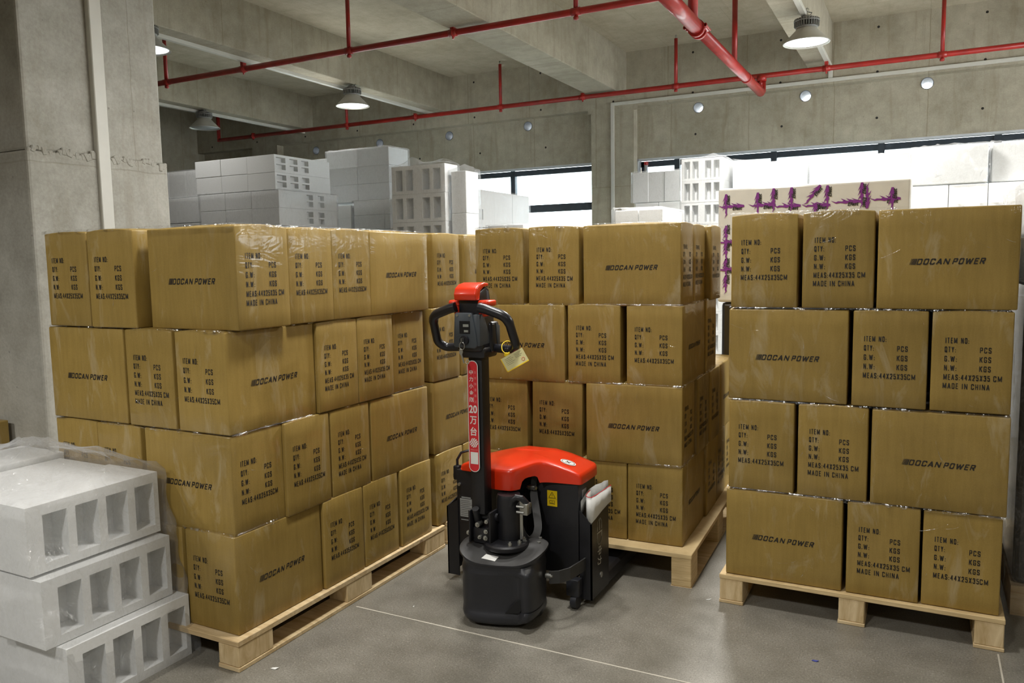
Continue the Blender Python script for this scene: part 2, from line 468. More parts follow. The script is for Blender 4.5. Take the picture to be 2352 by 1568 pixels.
# condensed stencil-block lettering drawn with strokes, for the carton print
_c = .24
GL = {
 'I': (.34, [[(.5, 0), (.5, 1)]]), 'T': (.85, [[(0, 1), (1, 1)], [(.5, 0), (.5, 1)]]), 'E': (.82, [[(1, 1), (0, 1), (0, 0), (1, 0)], [(0, .52), (.85, .52)]]),
 'M': (1.25, [[(0, 0), (0, 1), (.5, .12), (1, 1), (1, 0)]]), 'N': (1.0, [[(0, 0), (0, 1), (1, 0), (1, 1)]]), 'W': (1.45, [[(0, 1), (.24, 0), (.5, .9), (.76, 0), (1, 1)]]),
 'O': (.92, [[(0, .14), (_c, 0), (1 - _c, 0), (1, .14), (1, .86), (1 - _c, 1), (_c, 1), (0, .86), (0, .14)]]),
 'Q': (.95, [[(0, .14), (_c, 0), (1 - _c, 0), (1, .14), (1, .86), (1 - _c, 1), (_c, 1), (0, .86), (0, .14)], [(.6, .25), (1.05, -.04)]]),
 'Y': (.95, [[(0, 1), (.5, .46), (1, 1)], [(.5, 0), (.5, .46)]]), 'P': (.88, [[(0, 0), (0, 1), (1 - _c, 1), (1, .88), (1, .58), (1 - _c, .46), (0, .46)]]),
 'C': (.9, [[(1, .72), (1, .86), (1 - _c, 1), (_c, 1), (0, .86), (0, .14), (_c, 0), (1 - _c, 0), (1, .14), (1, .28)]]),
 'S': (.88, [[(1, .76), (1, .87), (1 - _c, 1), (_c, 1), (0, .87), (0, .65), (_c, .54), (1 - _c, .46), (1, .35), (1, .13), (1 - _c, 0), (_c, 0), (0, .13), (0, .24)]]),
 'G': (.92, [[(1, .74), (1, .86), (1 - _c, 1), (_c, 1), (0, .86), (0, .14), (_c, 0), (1 - _c, 0), (1, .14), (1, .46), (.55, .46)]]),
 'K': (.95, [[(0, 0), (0, 1)], [(1, 1), (.05, .42)], [(.36, .60), (1, 0)]]), 'A': (1.0, [[(0, 0), (.5, 1), (1, 0)], [(.2, .28), (.8, .28)]]),
 'D': (.92, [[(0, 0), (0, 1), (1 - _c, 1), (1, .86), (1, .14), (1 - _c, 0), (0, 0)]]), 'H': (.92, [[(0, 0), (0, 1)], [(1, 0), (1, 1)], [(0, .5), (1, .5)]]),
 'R': (.92, [[(0, 0), (0, 1), (1 - _c, 1), (1, .88), (1, .60), (1 - _c, .48), (0, .48)], [(.5, .48), (1, 0)]]),
 'X': (.95, [[(0, 0), (1, 1)], [(0, 1), (1, 0)]]), '4': (.92, [[(.78, 0), (.78, 1), (0, .30), (1, .30)]]),
 '2': (.88, [[(0, .74), (0, .87), (_c, 1), (1 - _c, 1), (1, .87), (1, .62), (0, .08), (0, 0), (1, 0)]]),
 '5': (.88, [[(1, 1), (0, 1), (0, .56), (1 - _c, .60), (1, .48), (1, .13), (1 - _c, 0), (_c, 0), (0, .13), (0, .22)]]),
 '3': (.88, [[(0, .78), (0, .87), (_c, 1), (1 - _c, 1), (1, .87), (1, .64), (1 - _c, .53), (.4, .53)], [(1 - _c, .53), (1, .42), (1, .13), (1 - _c, 0), (_c, 0), (0, .13), (0, .22)]]),
 '.': (.30, [[(.5, 0), (.5, .07)]]), ':': (.30, [[(.5, .0), (.5, .07)], [(.5, .46), (.5, .53)]]), ' ': (.55, []),
}
def block_text(mb, s, h, w, m4, t=.155, shear=0.0, gap=.40):
    """draw s with cap height h stretched to width w; t is the stroke weight over h; m4 places it"""
    tot = sum(GL[c][0] for c in s) + gap * (len(s) - 1)
    k = w / tot
    th = t * h / 2
    x = 0
    def P(a, b): return m4 @ Vector((a + shear * b, b, 0))
    for ch in s:
        gw, lines = GL[ch]
        W_ = gw * k
        tx = min(th * .8, W_ * .19) if ch not in '.:I' else min(th * .85, W_ * .5)
        for ln in lines:
            pts = [(x + tx + a * max(W_ - 2 * tx, .0001), th + b * (h - 2 * th)) for a, b in ln]
            for p, q in zip(pts, pts[1:]):
                dx, dy = q[0] - p[0], q[1] - p[1]
                L_ = math.hypot(dx, dy)
                if L_ < 1e-7: continue
                ux, uy = dx / L_, dy / L_
                # vertical strokes may be thinned by the condensing, horizontal ones keep their weight
                tt = tx * abs(uy) + th * .9 * abs(ux)
                e = tt * .55
                a0, b0, a1, b1 = p[0] - ux * e, p[1] - uy * e, q[0] + ux * e, q[1] + uy * e
                nx_, ny_ = -uy * tt, ux * tt
                mb.quad([P(a0 - nx_, b0 - ny_), P(a1 - nx_, b1 - ny_), P(a1 + nx_, b1 + ny_), P(a0 + nx_, b0 + ny_)])
        x += W_ + gap * k
rnd = random.Random(7)
# ---------------------------------------------------------------- room shell
CEIL, WY = 4.72, 12.6
XL, XR, YF = -14.2, 6.6, -5.5
m = MB(); m.box(XL - .2, XR + .2, YF - .2, WY + .4, -.2, 0); struct(m.build('floor', M['floor']))
m = MB(); m.box(XL - .2, XR + .2, YF - .2, WY + .4, CEIL, CEIL + .2); struct(m.build('ceiling', M['conc_xy']))
m = MB(); m.box(XL - .3, XL, YF - .2, WY + .4, 0, CEIL); struct(m.build('wall_left', M['conc_yz']))
m = MB()                                                         # right wall outside the frame, its opening added to let in daylight
for a, b in ((YF - .2, 6.6), (12.2, WY + .4)): m.box(XR, XR + .3, a, b, 0, CEIL)
for a, b in ((6.6, 12.2),): m.box(XR, XR + .3, a, b, 3.7, CEIL); m.box(XR, XR + .3, a, b, 0, .9)
struct(m.build('wall_right', M['conc_yz']))
m = MB(); m.box(XL - .2, XR + .2, YF - .3, YF, 0, CEIL); struct(m.build('wall_front', M['conc_xz']))

def plate_with_holes(mb, x0, x1, z0, z1, y0, y1, holes, r=0.083, n=24):
    """spandrel slab with round through-holes"""
    holes = sorted(h for h in holes if x0 < h[0] < x1)
    q = 0.16
    xs = x0
    def rect(a, b, c, d):
        if b - a < 1e-4 or d - c < 1e-4: return
        mb.quad([(a, y0, c), (b, y0, c), (b, y0, d), (a, y0, d)])
        mb.quad([(a, y1, c), (a, y1, d), (b, y1, d), (b, y1, c)])
    for hx, hz in holes:
        rect(xs, hx - q, z0, z1); rect(hx - q, hx + q, z0, hz - q)
        top = min(hz + q, z1)
        rect(hx - q, hx + q, top, z1)
        sq, ci = [], []
        for k in range(n):
            a = 2 * PI * k / n
            c, s_ = math.cos(a), math.sin(a)
            t = 1 / max(abs(c), abs(s_))
            px, pz = hx + q * c * t, hz + q * s_ * t
            sq.append((px, min(pz, top))); ci.append((hx + r * c, hz + r * s_))
        for y in (y0, y1):
            A = [mb.bm.verts.new((p[0], y, p[1])) for p in sq]; B = [mb.bm.verts.new((p[0], y, p[1])) for p in ci]
            for k in range(n): mb.bm.faces.new((A[k], A[(k + 1) % n], B[(k + 1) % n], B[k]))
        A = [mb.bm.verts.new((p[0], y0, p[1])) for p in ci]; B = [mb.bm.verts.new((p[0], y1, p[1])) for p in ci]
        for k in range(n): mb.bm.faces.new((A[k], A[(k + 1) % n], B[(k + 1) % n], B[k]))
        xs = hx + q
    rect(xs, x1, z0, z1)
    mb.quad([(x0, y0, z0), (x0, y1, z0), (x1, y1, z0), (x1, y0, z0)])
    mb.quad([(x0, y0, z1), (x1, y0, z1), (x1, y1, z1), (x0, y1, z1)])

HOLES = [(-11.02, 3.70), (-9.43, 3.715), (-7.85, 3.72), (-6.23, 3.745), (-3.23, 3.76), (-1.63, 3.765), (-.025, 3.765), (1.55, 3.765)]
COLS = [(-12.6, -11.9), (-4.975, -4.235), (2.35, 3.05)]
m = MB()
m.box(XL, XR, WY, WY + .4, 3.86, CEIL)                       # edge beam
m.box(XL, XR, WY + .1, WY + .4, 0, .95)                      # sill wall
for a, b in COLS: m.box(a, b, WY, WY + .4, 0, 3.86)
m.box(XL, -12.6, WY + .18, WY + .4, .95, 3.86)
m.box(3.05, XR, WY + .18, WY + .4, .95, 3.86)
BAYS = [(-11.9, -4.975), (-4.235, 2.35)]
for a, b in BAYS: plate_with_holes(m, a, b, 3.03, 3.86, WY + .18, WY + .38, HOLES)
struct(m.build('wall_back', M['conc_xz'], recalc=True))
# column shoulders beside the beam bearing
m = MB(); m.box(-5.03, -4.18, WY - .004, WY + .02, 3.80, 3.862); struct(m.build('trim_1', M['conc_xz']))
# vent sleeves in the holes (thin plastic rings)
for i, (hx, hz) in enumerate(HOLES):
    m = MB()
    y0, y1 = WY + .172, WY + .52
    n = 24
    R0, R1 = .082, .074
    rings = []
    for (rr, y) in ((R0, y0), (R1, y0), (R1, y1), (R0, y1)):
        rings.append([m.bm.verts.new((hx + rr * math.cos(2 * PI * k / n), y, hz + rr * math.sin(2 * PI * k / n))) for k in range(n)])
    for A, B in zip(rings, rings[1:] + rings[:1]):
        for k in range(n): m.bm.faces.new((A[k], A[(k + 1) % n], B[(k + 1) % n], B[k]))
    o = m.build('vent_sleeve', M['pvc'])
    tag(o, 'grey pipe sleeve through the back wall above ' + ['the far left foam', 'the slotted foam stack', 'the gap right of the tallest foam bundle', 'the middle window', 'the right window by the column', 'the right window beside the big red pipe', 'the right window, rightmost in view', 'the right end of the window'][i], 'pipe sleeve', 'round vent sleeves in the back wall')
# windows
def window(n, x0, x1, mull, zt=3.03, zs=.95, rail=2.32, rails=True):
    t = struct(thing('window_%d' % n, 'dark framed window in the back wall, %s' % ('behind the left foam stacks' if n == 1 else 'behind the foam bundles on the right'), 'window'))
    y0, y1 = WY + .30, WY + .37
    m = MB()
    w = .075
    m.box(x0, x1, y0, y1, zt - .12, zt - .03); m.box(x0, x1, y0, y1, zs, zs + .07)
    m.box(x0 + .03, x0 + .03 + w, y0, y1, zs, zt - .03); m.box(x1 - .03 - w, x1 - .03, y0, y1, zs, zt - .03)
    for mx in mull: m.box(mx - .045, mx + .045, y0 - .02, y1, zs, zt - .03)
    if rails: m.box(x0, x1, y0 + .005, y1, rail - .065, rail + .065)
    m.build('window_frame', M['frame'], t)
    edges = [x0 + .08] + list(mull) + [x1 - .08]
    for a, b in zip(edges, edges[1:]):
        g = MB(); g.box(a, b, WY + .335, WY + .341, zs + .05, zt - .1); g.build('glass_pane', M['glass'], t)
    g = MB(); g.box(x0, x1, WY + .175, WY + .30, zt - .028, zt + .004); g.box(x0 - .004, x0 + .022, WY + .175, WY + .30, zs, zt); g.box(x1 - .022, x1 + .004, WY + .175, WY + .30, zs, zt)
    g.build('reveal', M['white_paint'], t)
window(1, -11.9, -4.975, [-10.0, -8.3, -6.6])
window(2, -4.235, 2.35, [-3.6, -2.09, -.59, .86], rails=True)
# ground and pale building outside the glass
m = MB(); m.box(-40, 30, WY + .4, 60, -.5, -.3); struct(m.build('ground_outside', plain('pale_paving', srgb(190, 190, 185), 0.9, vary=.1)))
# beams under the slab
BEAMS = [(-11.17, -10.92, 4.07), (-7.97, -7.70, 4.09), (-4.86, -4.36, 4.03), (-1.58, -1.26, 4.11), (2.45, 2.95, 4.03), (5.2, 5.5, 4.09)]
for i, (a, b, z) in enumerate(BEAMS):
    m = MB(); m.box(a, b, YF, WY + .05, z, CEIL + .05, bev=.012)
    struct(m.build('trim_%d' % (i + 2), M['conc_yz']))
# big column on the left
m = MB()
m.box(-4.97, -4.24, 2.63, 3.49, 2.03, CEIL + .02, bev=.015)
m.box(-4.975, -4.222, 2.62, 3.505, 0, 2.03, bev=.015)
rr = random.Random(3)
for k in range(46):                                            # rough concrete squeezed out at the pour joint
    y = 2.64 + .85 * k / 45
    s = .012 + .018 * rr.random()
    z = 2.025 + .012 * math.sin(k * .7) + .01 * rr.random()
    x = -4.232
    m.box(x - .02, x + s * .5, y - .014, y + .014, z - s, z + s * .7, bev=.005, seg=1, rot=Matrix.Rotation(rr.uniform(-.5, .5), 3, 'X'))
struct(m.build('trim_10', M['conc_col']))
# cable trunking
def trunking(boxes, label):
    m = MB()
    for b in boxes: m.box(*b, bev=.004, seg=1)
    tag(m.build('cable_trunking', M['trunk']), label, 'trunking')
trunking([(-4.242, -4.20, 3.02, 3.095, .3, CEIL)], 'white cable trunking running up the big left column')
trunking([(-7.99, -7.93, YF, WY, 4.045, 4.095)], 'white cable trunking along the bottom edge of the beam over the hanging lamps')
trunking([(-11.19, -11.13, YF, WY, 4.025, 4.075)], 'white cable trunking along the far left beam above the unlit lamp')
trunking([(-1.30, -1.24, YF, WY, 4.065, 4.115), (-1.30, -1.24, WY - .03, WY, 3.945, 4.07)], 'white cable trunking along the beam above the brightest lamp')
trunking([(-4.62, 2.2, WY - .035, WY, 3.895, 3.945), (-4.62, -4.565, WY - .035, WY, .4, 3.9)], 'white cable trunking across the back wall and down its column')
# saw-cut joints in the floor
jm = plain('pale_joint_filler', srgb(196, 190, 176), .8, vary=.2)
m = MB(); m.box(-2.02, 6, 2.468, 2.474, -.01, .0015); m.box(.272, .278, YF, 3.12, -.01, .0015); struct(m.build('floor_joint', jm))

# ---------------------------------------------------------------- high-bay lamps
def high_bay(x, y, z, beam_z, label, lit=True, watts=LAMP_WATTS):
    t = thing('high_bay_lamp', label, 'lamp', (x, y, z), 0, 'high-bay lamps hanging under the beams')
    m = MB()
    m.lathe([(.250, 0), (.253, .006), (.246, .012), (.115, .145), (.110, .165), (.102, .165), (.106, .140), (.236, .012), (.244, 0), (.250, 0)], seg=40, caps=False)
    rf = m.build('reflector', M['lamp_alu'], t, recalc=True)
    m = MB(); m.lathe([(.0, .024), (.228, .022), (.230, .016), (0, .016)], seg=40); m.build('diffuser', M['lit'] if lit else M['unlit'], rf)
    m = MB()
    m.lathe([(.10, .158), (.118, .165), (.118, .18), (.09, .185), (.085, .27), (.06, .295), (.0, .30)], seg=28)
    for k in range(30):
        a = 2 * PI * k / 30
        m.box(.085, .135, -.0035, .0035, .182, .262, rot=Matrix.Rotation(a, 3, 'Z'), piv=(0, 0, 0))
    m.lathe([(.134, .232), (.140, .232), (.140, .24), (.134, .24)], seg=28)
    m.build('heat_sink', M['lamp_fin'], t)
    m = MB()
    top = beam_z - z
    m.tube([(0, 0, .29), (0, 0, .33)], .018, 10)
    m.tube([(.0, 0, .33), (.02, 0, .35), (0.02, 0, .37), (0, 0, .385), (-.015, 0, .37), (0, 0, .355)], .005, 6)
    m.tube([(0, 0, .38), (0, 0, top)], .004, 6)
    m.build('hook', M['steel'], t)
    m = MB(); m.tube([(.02, 0, .28), (.05, .02, .33), (-.02, .03, .36), (-.05, 0, .40), (-.10, 0, top)], .005, 6); m.build('cable', M['cable'], t)
    if lit:
        ld = bpy.data.lights.new('lamp_light', 'AREA'); ld.shape = 'DISK'; ld.size = .42; ld.energy = watts
        ld.color = (1.0, .98, .94); ld.spread = R(150)
        lo = bpy.data.objects.new('lamp_light', ld); COL.objects.link(lo); lo.parent = t; lo.location = (0, 0, .01)
    return t
high_bay(-1.24, 9.70, 3.77, 4.11, 'bright lit high-bay lamp under the beam right of the big red pipe', True, LAMP_WATTS * 1.8)
high_bay(-7.75, 9.85, 3.77, 4.09, 'lit high-bay lamp under the beam left of the middle foam stacks', True, LAMP_WATTS * .6)
high_bay(-11.05, 9.98, 3.76, 4.07, 'unlit high-bay lamp over the dark far left corner', lit=False)
high_bay(-7.72, 6.22, 3.79, 4.09, 'lit high-bay lamp half hidden behind the big left column', True, LAMP_WATTS * .18)
# the grid's unseen rest, plus an off-grid lamp added to light the tray tower
for x, y, w in ((-1.24, 6.0, LAMP_WATTS * 1.9), (-4.6, -1.4, LAMP_WATTS * 1.2), (-1.24, -1.2, LAMP_WATTS * .95), (-1.24, 2.4, LAMP_WATTS * .5), (-2.0, 3.6, LAMP_WATTS * .55), (2.7, -1.4, LAMP_WATTS * .55), (2.7, 6.1, LAMP_WATTS * 2.2), (5.2, 6.0, LAMP_WATTS)):
    high_bay(x, y, 3.70, 4.03, 'unseen high-bay lamp', True, w)

# ---------------------------------------------------------------- sprinkler pipes
def pipe_line(label, y, z, x0, x1, hangers, shorts, r=.036, end_drop=False):
    t = thing('sprinkler_pipe', label, 'pipe', (0, y, z))
    m = MB(); m.tube([(x0, 0, 0), (x1, 0, 0)], r, 14)
    for hx in hangers + shorts: m.tube([(hx - .05, 0, 0), (hx + .05, 0, 0)], r + .006, 14)
    if end_drop:
        m.tube([(x0, 0, -.03), (x0, 0, CEIL - z)], r, 12)
    m.build('pipe', M['red'], t, recalc=True)
    for hx in hangers:
        h = MB()
        h.tube([(hx, 0, .03), (hx, 0, CEIL - z - .05)], .026, 10); hg = h.build('hanger', M['red'], t)
        c = MB(); c.tube([(hx, 0, CEIL - z - .06), (hx, 0, CEIL - z)], .014, 8); c.build('threaded_rod', M['steel'], hg)
        c = MB(); c.lathe([(.0, -.085), (.026, -.08), (.03, -.06), (.018, -.035)], (hx, 0, 0), 10); c.build('sprinkler_cap', M['red'], t)
    for hx in shorts:
        zz = .05
        for a, b, bz in BEAMS:
            if a - .12 < hx < b + .12: zz = bz - z
        c = MB(); c.box(hx - .022, hx + .022, -.03, .03, r - .01, max(zz, .06)); c.tube([(hx, 0, -.07), (hx, 0, 0)], .012, 8)
        c.tube([(hx - .012, 0, 0), (hx + .012, 0, 0)], r + .014, 14)
        c.build('pipe_clamp', M['red'], t)
    return t
pipe_line('nearer red sprinkler pipe crossing under the beams, running out at the top edge', 7.95, 3.975, -14.0, 6.4, [-9.5, -6.28, -3.30, .1], [-8.03, -4.80])
pipe_line('far red sprinkler pipe running along above the back wall windows', 12.05, 3.975, -12.95, 6.4, [-9.63, -6.38, -3.39, .14, 3.4], [-12.0, -8.1, -4.90, -1.27], end_drop=True)
t = thing('main_pipe', 'thick red main pipe running away from the top edge to the far wall', 'pipe', (0, 0, 0))
bx_, bz_ = -2.14, 3.74
m = MB(); m.tube([(bx_, 7.0, bz_ + .02), (bx_, 8.4, bz_ + .01)], .074, 20); m.tube([(bx_, 8.4, bz_ + .01), (bx_, 12.0, bz_), (bx_, 12.05, bz_ + .02), (bx_, 12.05, bz_ + .2)], .062, 20)
m.tube([(bx_, 10.92, bz_), (bx_, 11.0, bz_)], .07, 20); m.tube([(bx_, 12.05, bz_ + .16), (bx_, 12.05, bz_ + .24)], .07, 16); m.tube([(bx_, -5, bz_ + .02), (bx_, 7.0, bz_ + .02)], .074, 20)
m.build('pipe', M['red'], t)
m = MB()
for yy in (8.36, 8.46):
    m.tube([(bx_ - .0001, yy - .022, bz_), (bx_, yy + .022, bz_)], .088, 22)
for sx in (-1, 1):
    m.box(bx_ + sx * .085 - .018, bx_ + sx * .085 + .018, 8.34, 8.48, bz_ - .02, bz_ + .03, bev=.006, seg=1)
    m.tube([(bx_ + sx * .105, 8.3, bz_ + .005), (bx_ + sx * .105, 8.52, bz_ + .005)], .011, 8)
    m.tube([(bx_ + sx * .105, 8.3, bz_ + .005), (bx_ + sx * .105, 8.325, bz_ + .005)], .02, 6)
m.build('coupling', M['red'], t)
m = MB(); m.tube([(bx_, 8.22, bz_ + .05), (bx_, 8.22, CEIL)], .05, 14); m.build('hanger', M['red'], t)
m = MB(); m.tube([(bx_ - .06, 10.5, bz_ + .02), (bx_ - .06, 10.5, CEIL)], .034, 12); m.build('hanger', M['red'], t)
# ---------------------------------------------------------------- cartons
CL, CW, CH = .434, .2455, .352
def carton_mesh(seed, bulge):
    rr = random.Random(seed)
    bm = bmesh.new()
    nx, ny, nz = 8, 6, 6
    def pt(i, j, k):
        u, v, w = i / nx * 2 - 1, j / ny * 2 - 1, k / nz * 2 - 1
        return u, v, w
    vs = {}
    for i in range(nx + 1):
        for j in range(ny + 1):
            for k in range(nz + 1):
                if i in (0, nx) or j in (0, ny) or k in (0, nz):
                    u, v, w = pt(i, j, k)
                    # rounded fold at every edge
                    p = Vector((u * CL / 2, v * CW / 2, CH / 2 + w * CH / 2))
                    b = (1 - v * v) * (1 - .6 * u * u)
                    if k == nz: p.z += bulge * (1 - v * v) * (0.55 + .45 * (1 - u * u))
                    if j in (0, ny): p.y += (1 if v > 0 else -1) * .0025 * (1 - u * u) * (1 - w * w)
                    if i in (0, nx): p.x += (1 if u > 0 else -1) * .002 * (1 - v * v) * (1 - w * w)
                    p += Vector((rr.uniform(-1, 1), rr.uniform(-1, 1), rr.uniform(-1, 1) if k else 0)) * .0003
                    vs[i, j, k] = bm.verts.new(p)
    def grid(f, a, b):
        for i in range(a):
            for j in range(b):
                bm.faces.new((f(i, j), f(i + 1, j), f(i + 1, j + 1), f(i, j + 1)))
    grid(lambda i, j: vs[i, j, 0], nx, ny); grid(lambda i, j: vs[i, j, nz], nx, ny)
    grid(lambda i, k: vs[i, 0, k], nx, nz); grid(lambda i, k: vs[i, ny, k], nx, nz)
    grid(lambda j, k: vs[0, j, k], ny, nz); grid(lambda j, k: vs[nx, j, k], ny, nz)
    bmesh.ops.recalc_face_normals(bm, faces=bm.faces)
    sharp = [e for e in bm.edges if e.calc_face_angle(0) > .9]
    bmesh.ops.bevel(bm, geom=sharp, offset=.0045, segments=2, profile=.5, affect='EDGES')
    for f in bm.faces: f.smooth = True; f.material_index = 0
    me = bpy.data.meshes.new('c'); bm.to_mesh(me); bm.free()
    return me
ROWS_M = [('ITEM NO:', .17, .295, .285), ('QTY:', .165, .14, .375), ('PCS', .60, .14, .375), ('G.W:', .165, .155, .468), ('KGS', .60, .14, .468),
          ('N.W:', .165, .155, .56), ('KGS', .60, .14, .56), ('MEAS:44X25X35', .16, .575, .652), ('CM', .775, .105, .652), ('MADE', .155, .195, .74), ('IN', .395, .07, .74), ('CHINA', .51, .225, .74)]
ROWS_N = [('ITEM NO:', .155, .30, .290), ('QTY:', .155, .135, .385), ('PCS', .60, .14, .385), ('G.W:', .155, .15, .482), ('KGS', .60, .14, .482),
          ('N.W:', .155, .15, .577), ('KGS', .60, .14, .577), ('MEAS:44X25X35', .15, .585, .672), ('CM', .745, .105, .672)]
def print_end(mb, sign, rows):
    x = sign * CL / 2
    right = (0, sign, 0)
    for s, fx, fw, fz in rows:
        h = .0205
        o = Vector((x, sign * (-CW / 2 + fx * CW), CH * (1 - fz) - h / 2))
        block_text(mb, s, h, fw * CW, face_mat(o, right, (0, 0, 1)))
def print_side(mb, sign):
    y = sign * CW / 2
    right = Vector((-sign, 0, 0))
    h = .0215
    x0 = -CL / 2 + .285 * CL
    z0 = CH * (1 - .525) - h / 2
    def P(a, b): return right * a + Vector((0, y, b))
    block_text(mb, 'DOCAN', h, .100, face_mat(P(x0, z0), right, (0, 0, 1)), .20, .30, .30)
    block_text(mb, 'POWER', h, .096, face_mat(P(x0 + .1105, z0), right, (0, 0, 1)), .20, .30, .30)
    a = x0 - .001
    for k, w in enumerate((.0038, .0030, .0024, .0018, .0013, .0009)):
        a -= .0012 + w
        sh = .30 * h
        mb.quad([P(a, z0), P(a + w, z0), P(a + w + sh, z0 + h), P(a + sh, z0 + h)])
def make_carton_data(seed, bulge):
    mb = MB()
    me0 = carton_mesh(seed, bulge)
    mb.bm.from_mesh(me0)
    n = len(mb.bm.verts)
    mb.mi = 1
    print_end(mb, 1, ROWS_M); print_end(mb, -1, ROWS_N)
    print_side(mb, 1); print_side(mb, -1)
    mb.bm.verts.ensure_lookup_table()
    for vt in mb.bm.verts[n:]:                                     # lay the print onto the slightly bulging faces
        u, v, w = vt.co.x / (CL / 2), vt.co.y / (CW / 2), vt.co.z / (CH / 2) - 1
        if abs(abs(u) - 1) < 1e-4: vt.co.x += (1 if u > 0 else -1) * (.002 * (1 - v * v) * (1 - w * w) + .0007)
        else: vt.co.y += (1 if v > 0 else -1) * (.0025 * (1 - u * u) * (1 - w * w) + .0007)
    me = bpy.data.meshes.new('carton')
    mb.bm.to_mesh(me); mb.bm.free()
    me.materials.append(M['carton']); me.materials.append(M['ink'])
    return me
CARTON = [make_carton_data(11, .006), make_carton_data(23, .010), make_carton_data(37, .014)]
# face code -> rotation: what the camera-side (-Y) face shows ; for codes starting with r, what the right (+X) face shows
ROT = {'D': 0, 'Dn': PI, 'M': -PI / 2, 'N': PI / 2, 'rM': 0, 'rN': PI, 'rD': PI / 2, 'rDn': -PI / 2}
LAYER = ['bottom', 'second', 'third', 'top']
def add_carton(frame, code, x, y, z, label, group, bulge=0, jr=None, tilt=0.0):
    o = link('carton', CARTON[bulge])
    j = jr if jr is not None else rnd.uniform(-.007, .007)
    mtx = frame @ Matrix.Translation((x, y, z)) @ Matrix.Rotation(tilt, 4, 'Y') @ Matrix.Rotation(ROT[code] + j, 4, 'Z')
    o.matrix_world = mtx
    tag(o, label, 'carton', group)
    return o
I4 = Matrix.Identity(4)
FACE = {'D': 'logo side', 'Dn': 'logo side', 'M': 'long list end', 'N': 'short list end'}
def row(frame, stack, lay, side, items, base, z, group):
    """items: (code, centre along the row, order name); base: coordinate of the row's outer face; side front or right"""
    for it in items:
        code, c, name = it[:3]
        extra = it[3] if len(it) > 3 else {}
        r = 'r' if side == 'right' else ''
        long_along = code[0] == 'D'
        d = (CW if long_along else CL) / 2
        off = extra.get('off', rnd.uniform(-.004, .004) if side == 'front' else rnd.uniform(-.010, .001))
        if side == 'front': x, y = c, base + d + off
        else: x, y = base - d - off, c
        corner = extra.get('corner')
        lab = 'brown carton, %s, %s layer of %s, %s' % (FACE[code], LAYER[lay], stack, name)
        add_carton(frame, r + code, x, y, z, extra.get('label', lab), group, extra.get('b', rnd.choice((0, 1)) if lay < 3 else rnd.choice((1, 2))), extra.get('j'), extra.get('t', 0))
# --- left stack
GA = 'cartons stacked on the left pallet'
SA = 'left pallet stack'
ZA = [.112, .4625, .8205, 1.178]
AF, AR = 1.91, -2.07
def stackA():
    F = 'front row '
    row(I4, SA, 0, 'front', [('D', -2.81, 'front left behind bagged foam'), ('N', -2.462, 'front middle behind bagged foam'), ('N', -2.199, 'near front corner')], AF, ZA[0], GA)
    row(I4, SA, 0, 'right', [('N', 2.472, 'right side behind corner'), ('N', 2.724, 'right side third from corner'), ('M', 2.988, 'right side far end')], AR, ZA[0], GA)
    row(I4, SA, 1, 'front', [('N', -2.900, 'left end of the front'), ('N', -2.651, 'front middle above bagged foam'), ('Dn', -2.296, 'near front corner', {'off': .004})], AF, ZA[1], GA)
    row(I4, SA, 1, 'right', [('N', 2.281, 'right side behind corner'), ('M', 2.537, 'right side third from corner'), ('D', 2.892, 'right side far end')], AR, ZA[1], GA)
    row(I4, SA, 2, 'front', [('D', -2.812, 'left end of the front'), ('M', -2.459, 'front middle'), ('N', -2.197, 'near front corner')], AF, ZA[2], GA)
    row(I4, SA, 2, 'right', [('M', 2.470, 'right side behind corner'), ('M', 2.718, 'right side third from corner'), ('M', 2.978, 'right side far end', {'off': .004})], AR, ZA[2], GA)
    row(I4, SA, 3, 'front', [('N', -2.893, 'left end of the front'), ('N', -2.635, 'second along the front', {'j': .02}), ('D', -2.252, 'near front corner', {'off': .03, 'j': -.01})], AF, ZA[3], GA)
    row(I4, SA, 3, 'right', [('N', 2.325, 'right side behind corner'), ('N', 2.572, 'right side third from corner'), ('D', 2.905, 'right side far end')], AR + .01, ZA[3], GA)
stackA()
# --- stack behind the left one
GD = 'cartons on the pallet behind the left stack'
SD = 'stack behind left pallet'
ZD = [.115, .470, .825, 1.18]
row(I4, SD, 0, 'right', [('N', 3.29, 'near end'), ('M', 3.55, 'second along')], -2.07, ZD[0], GD)
row(I4, SD, 1, 'right', [('D', 3.38, 'near end')], -2.07, ZD[1], GD)
row(I4, SD, 2, 'right', [('N', 3.285, 'near end'), ('N', 3.55, 'second along')], -2.07, ZD[2], GD)
row(I4, SD, 3, 'right', [('N', 3.305, 'near end'), ('D', 3.685, 'second along')], -2.07, ZD[3], GD)
row(I4, SD, 0, 'front', [('D', -2.75, 'left half of its front')], 3.17, ZD[0], GD)
row(I4, SD, 1, 'front', [('D', -2.62, 'left half of its front')], 3.17, ZD[1], GD)
row(I4, SD, 2, 'front', [('D', -2.75, 'left half of its front')], 3.17, ZD[2], GD)
row(I4, SD, 3, 'front', [('D', -2.75, 'left half of its front')], 3.17, ZD[3], GD)
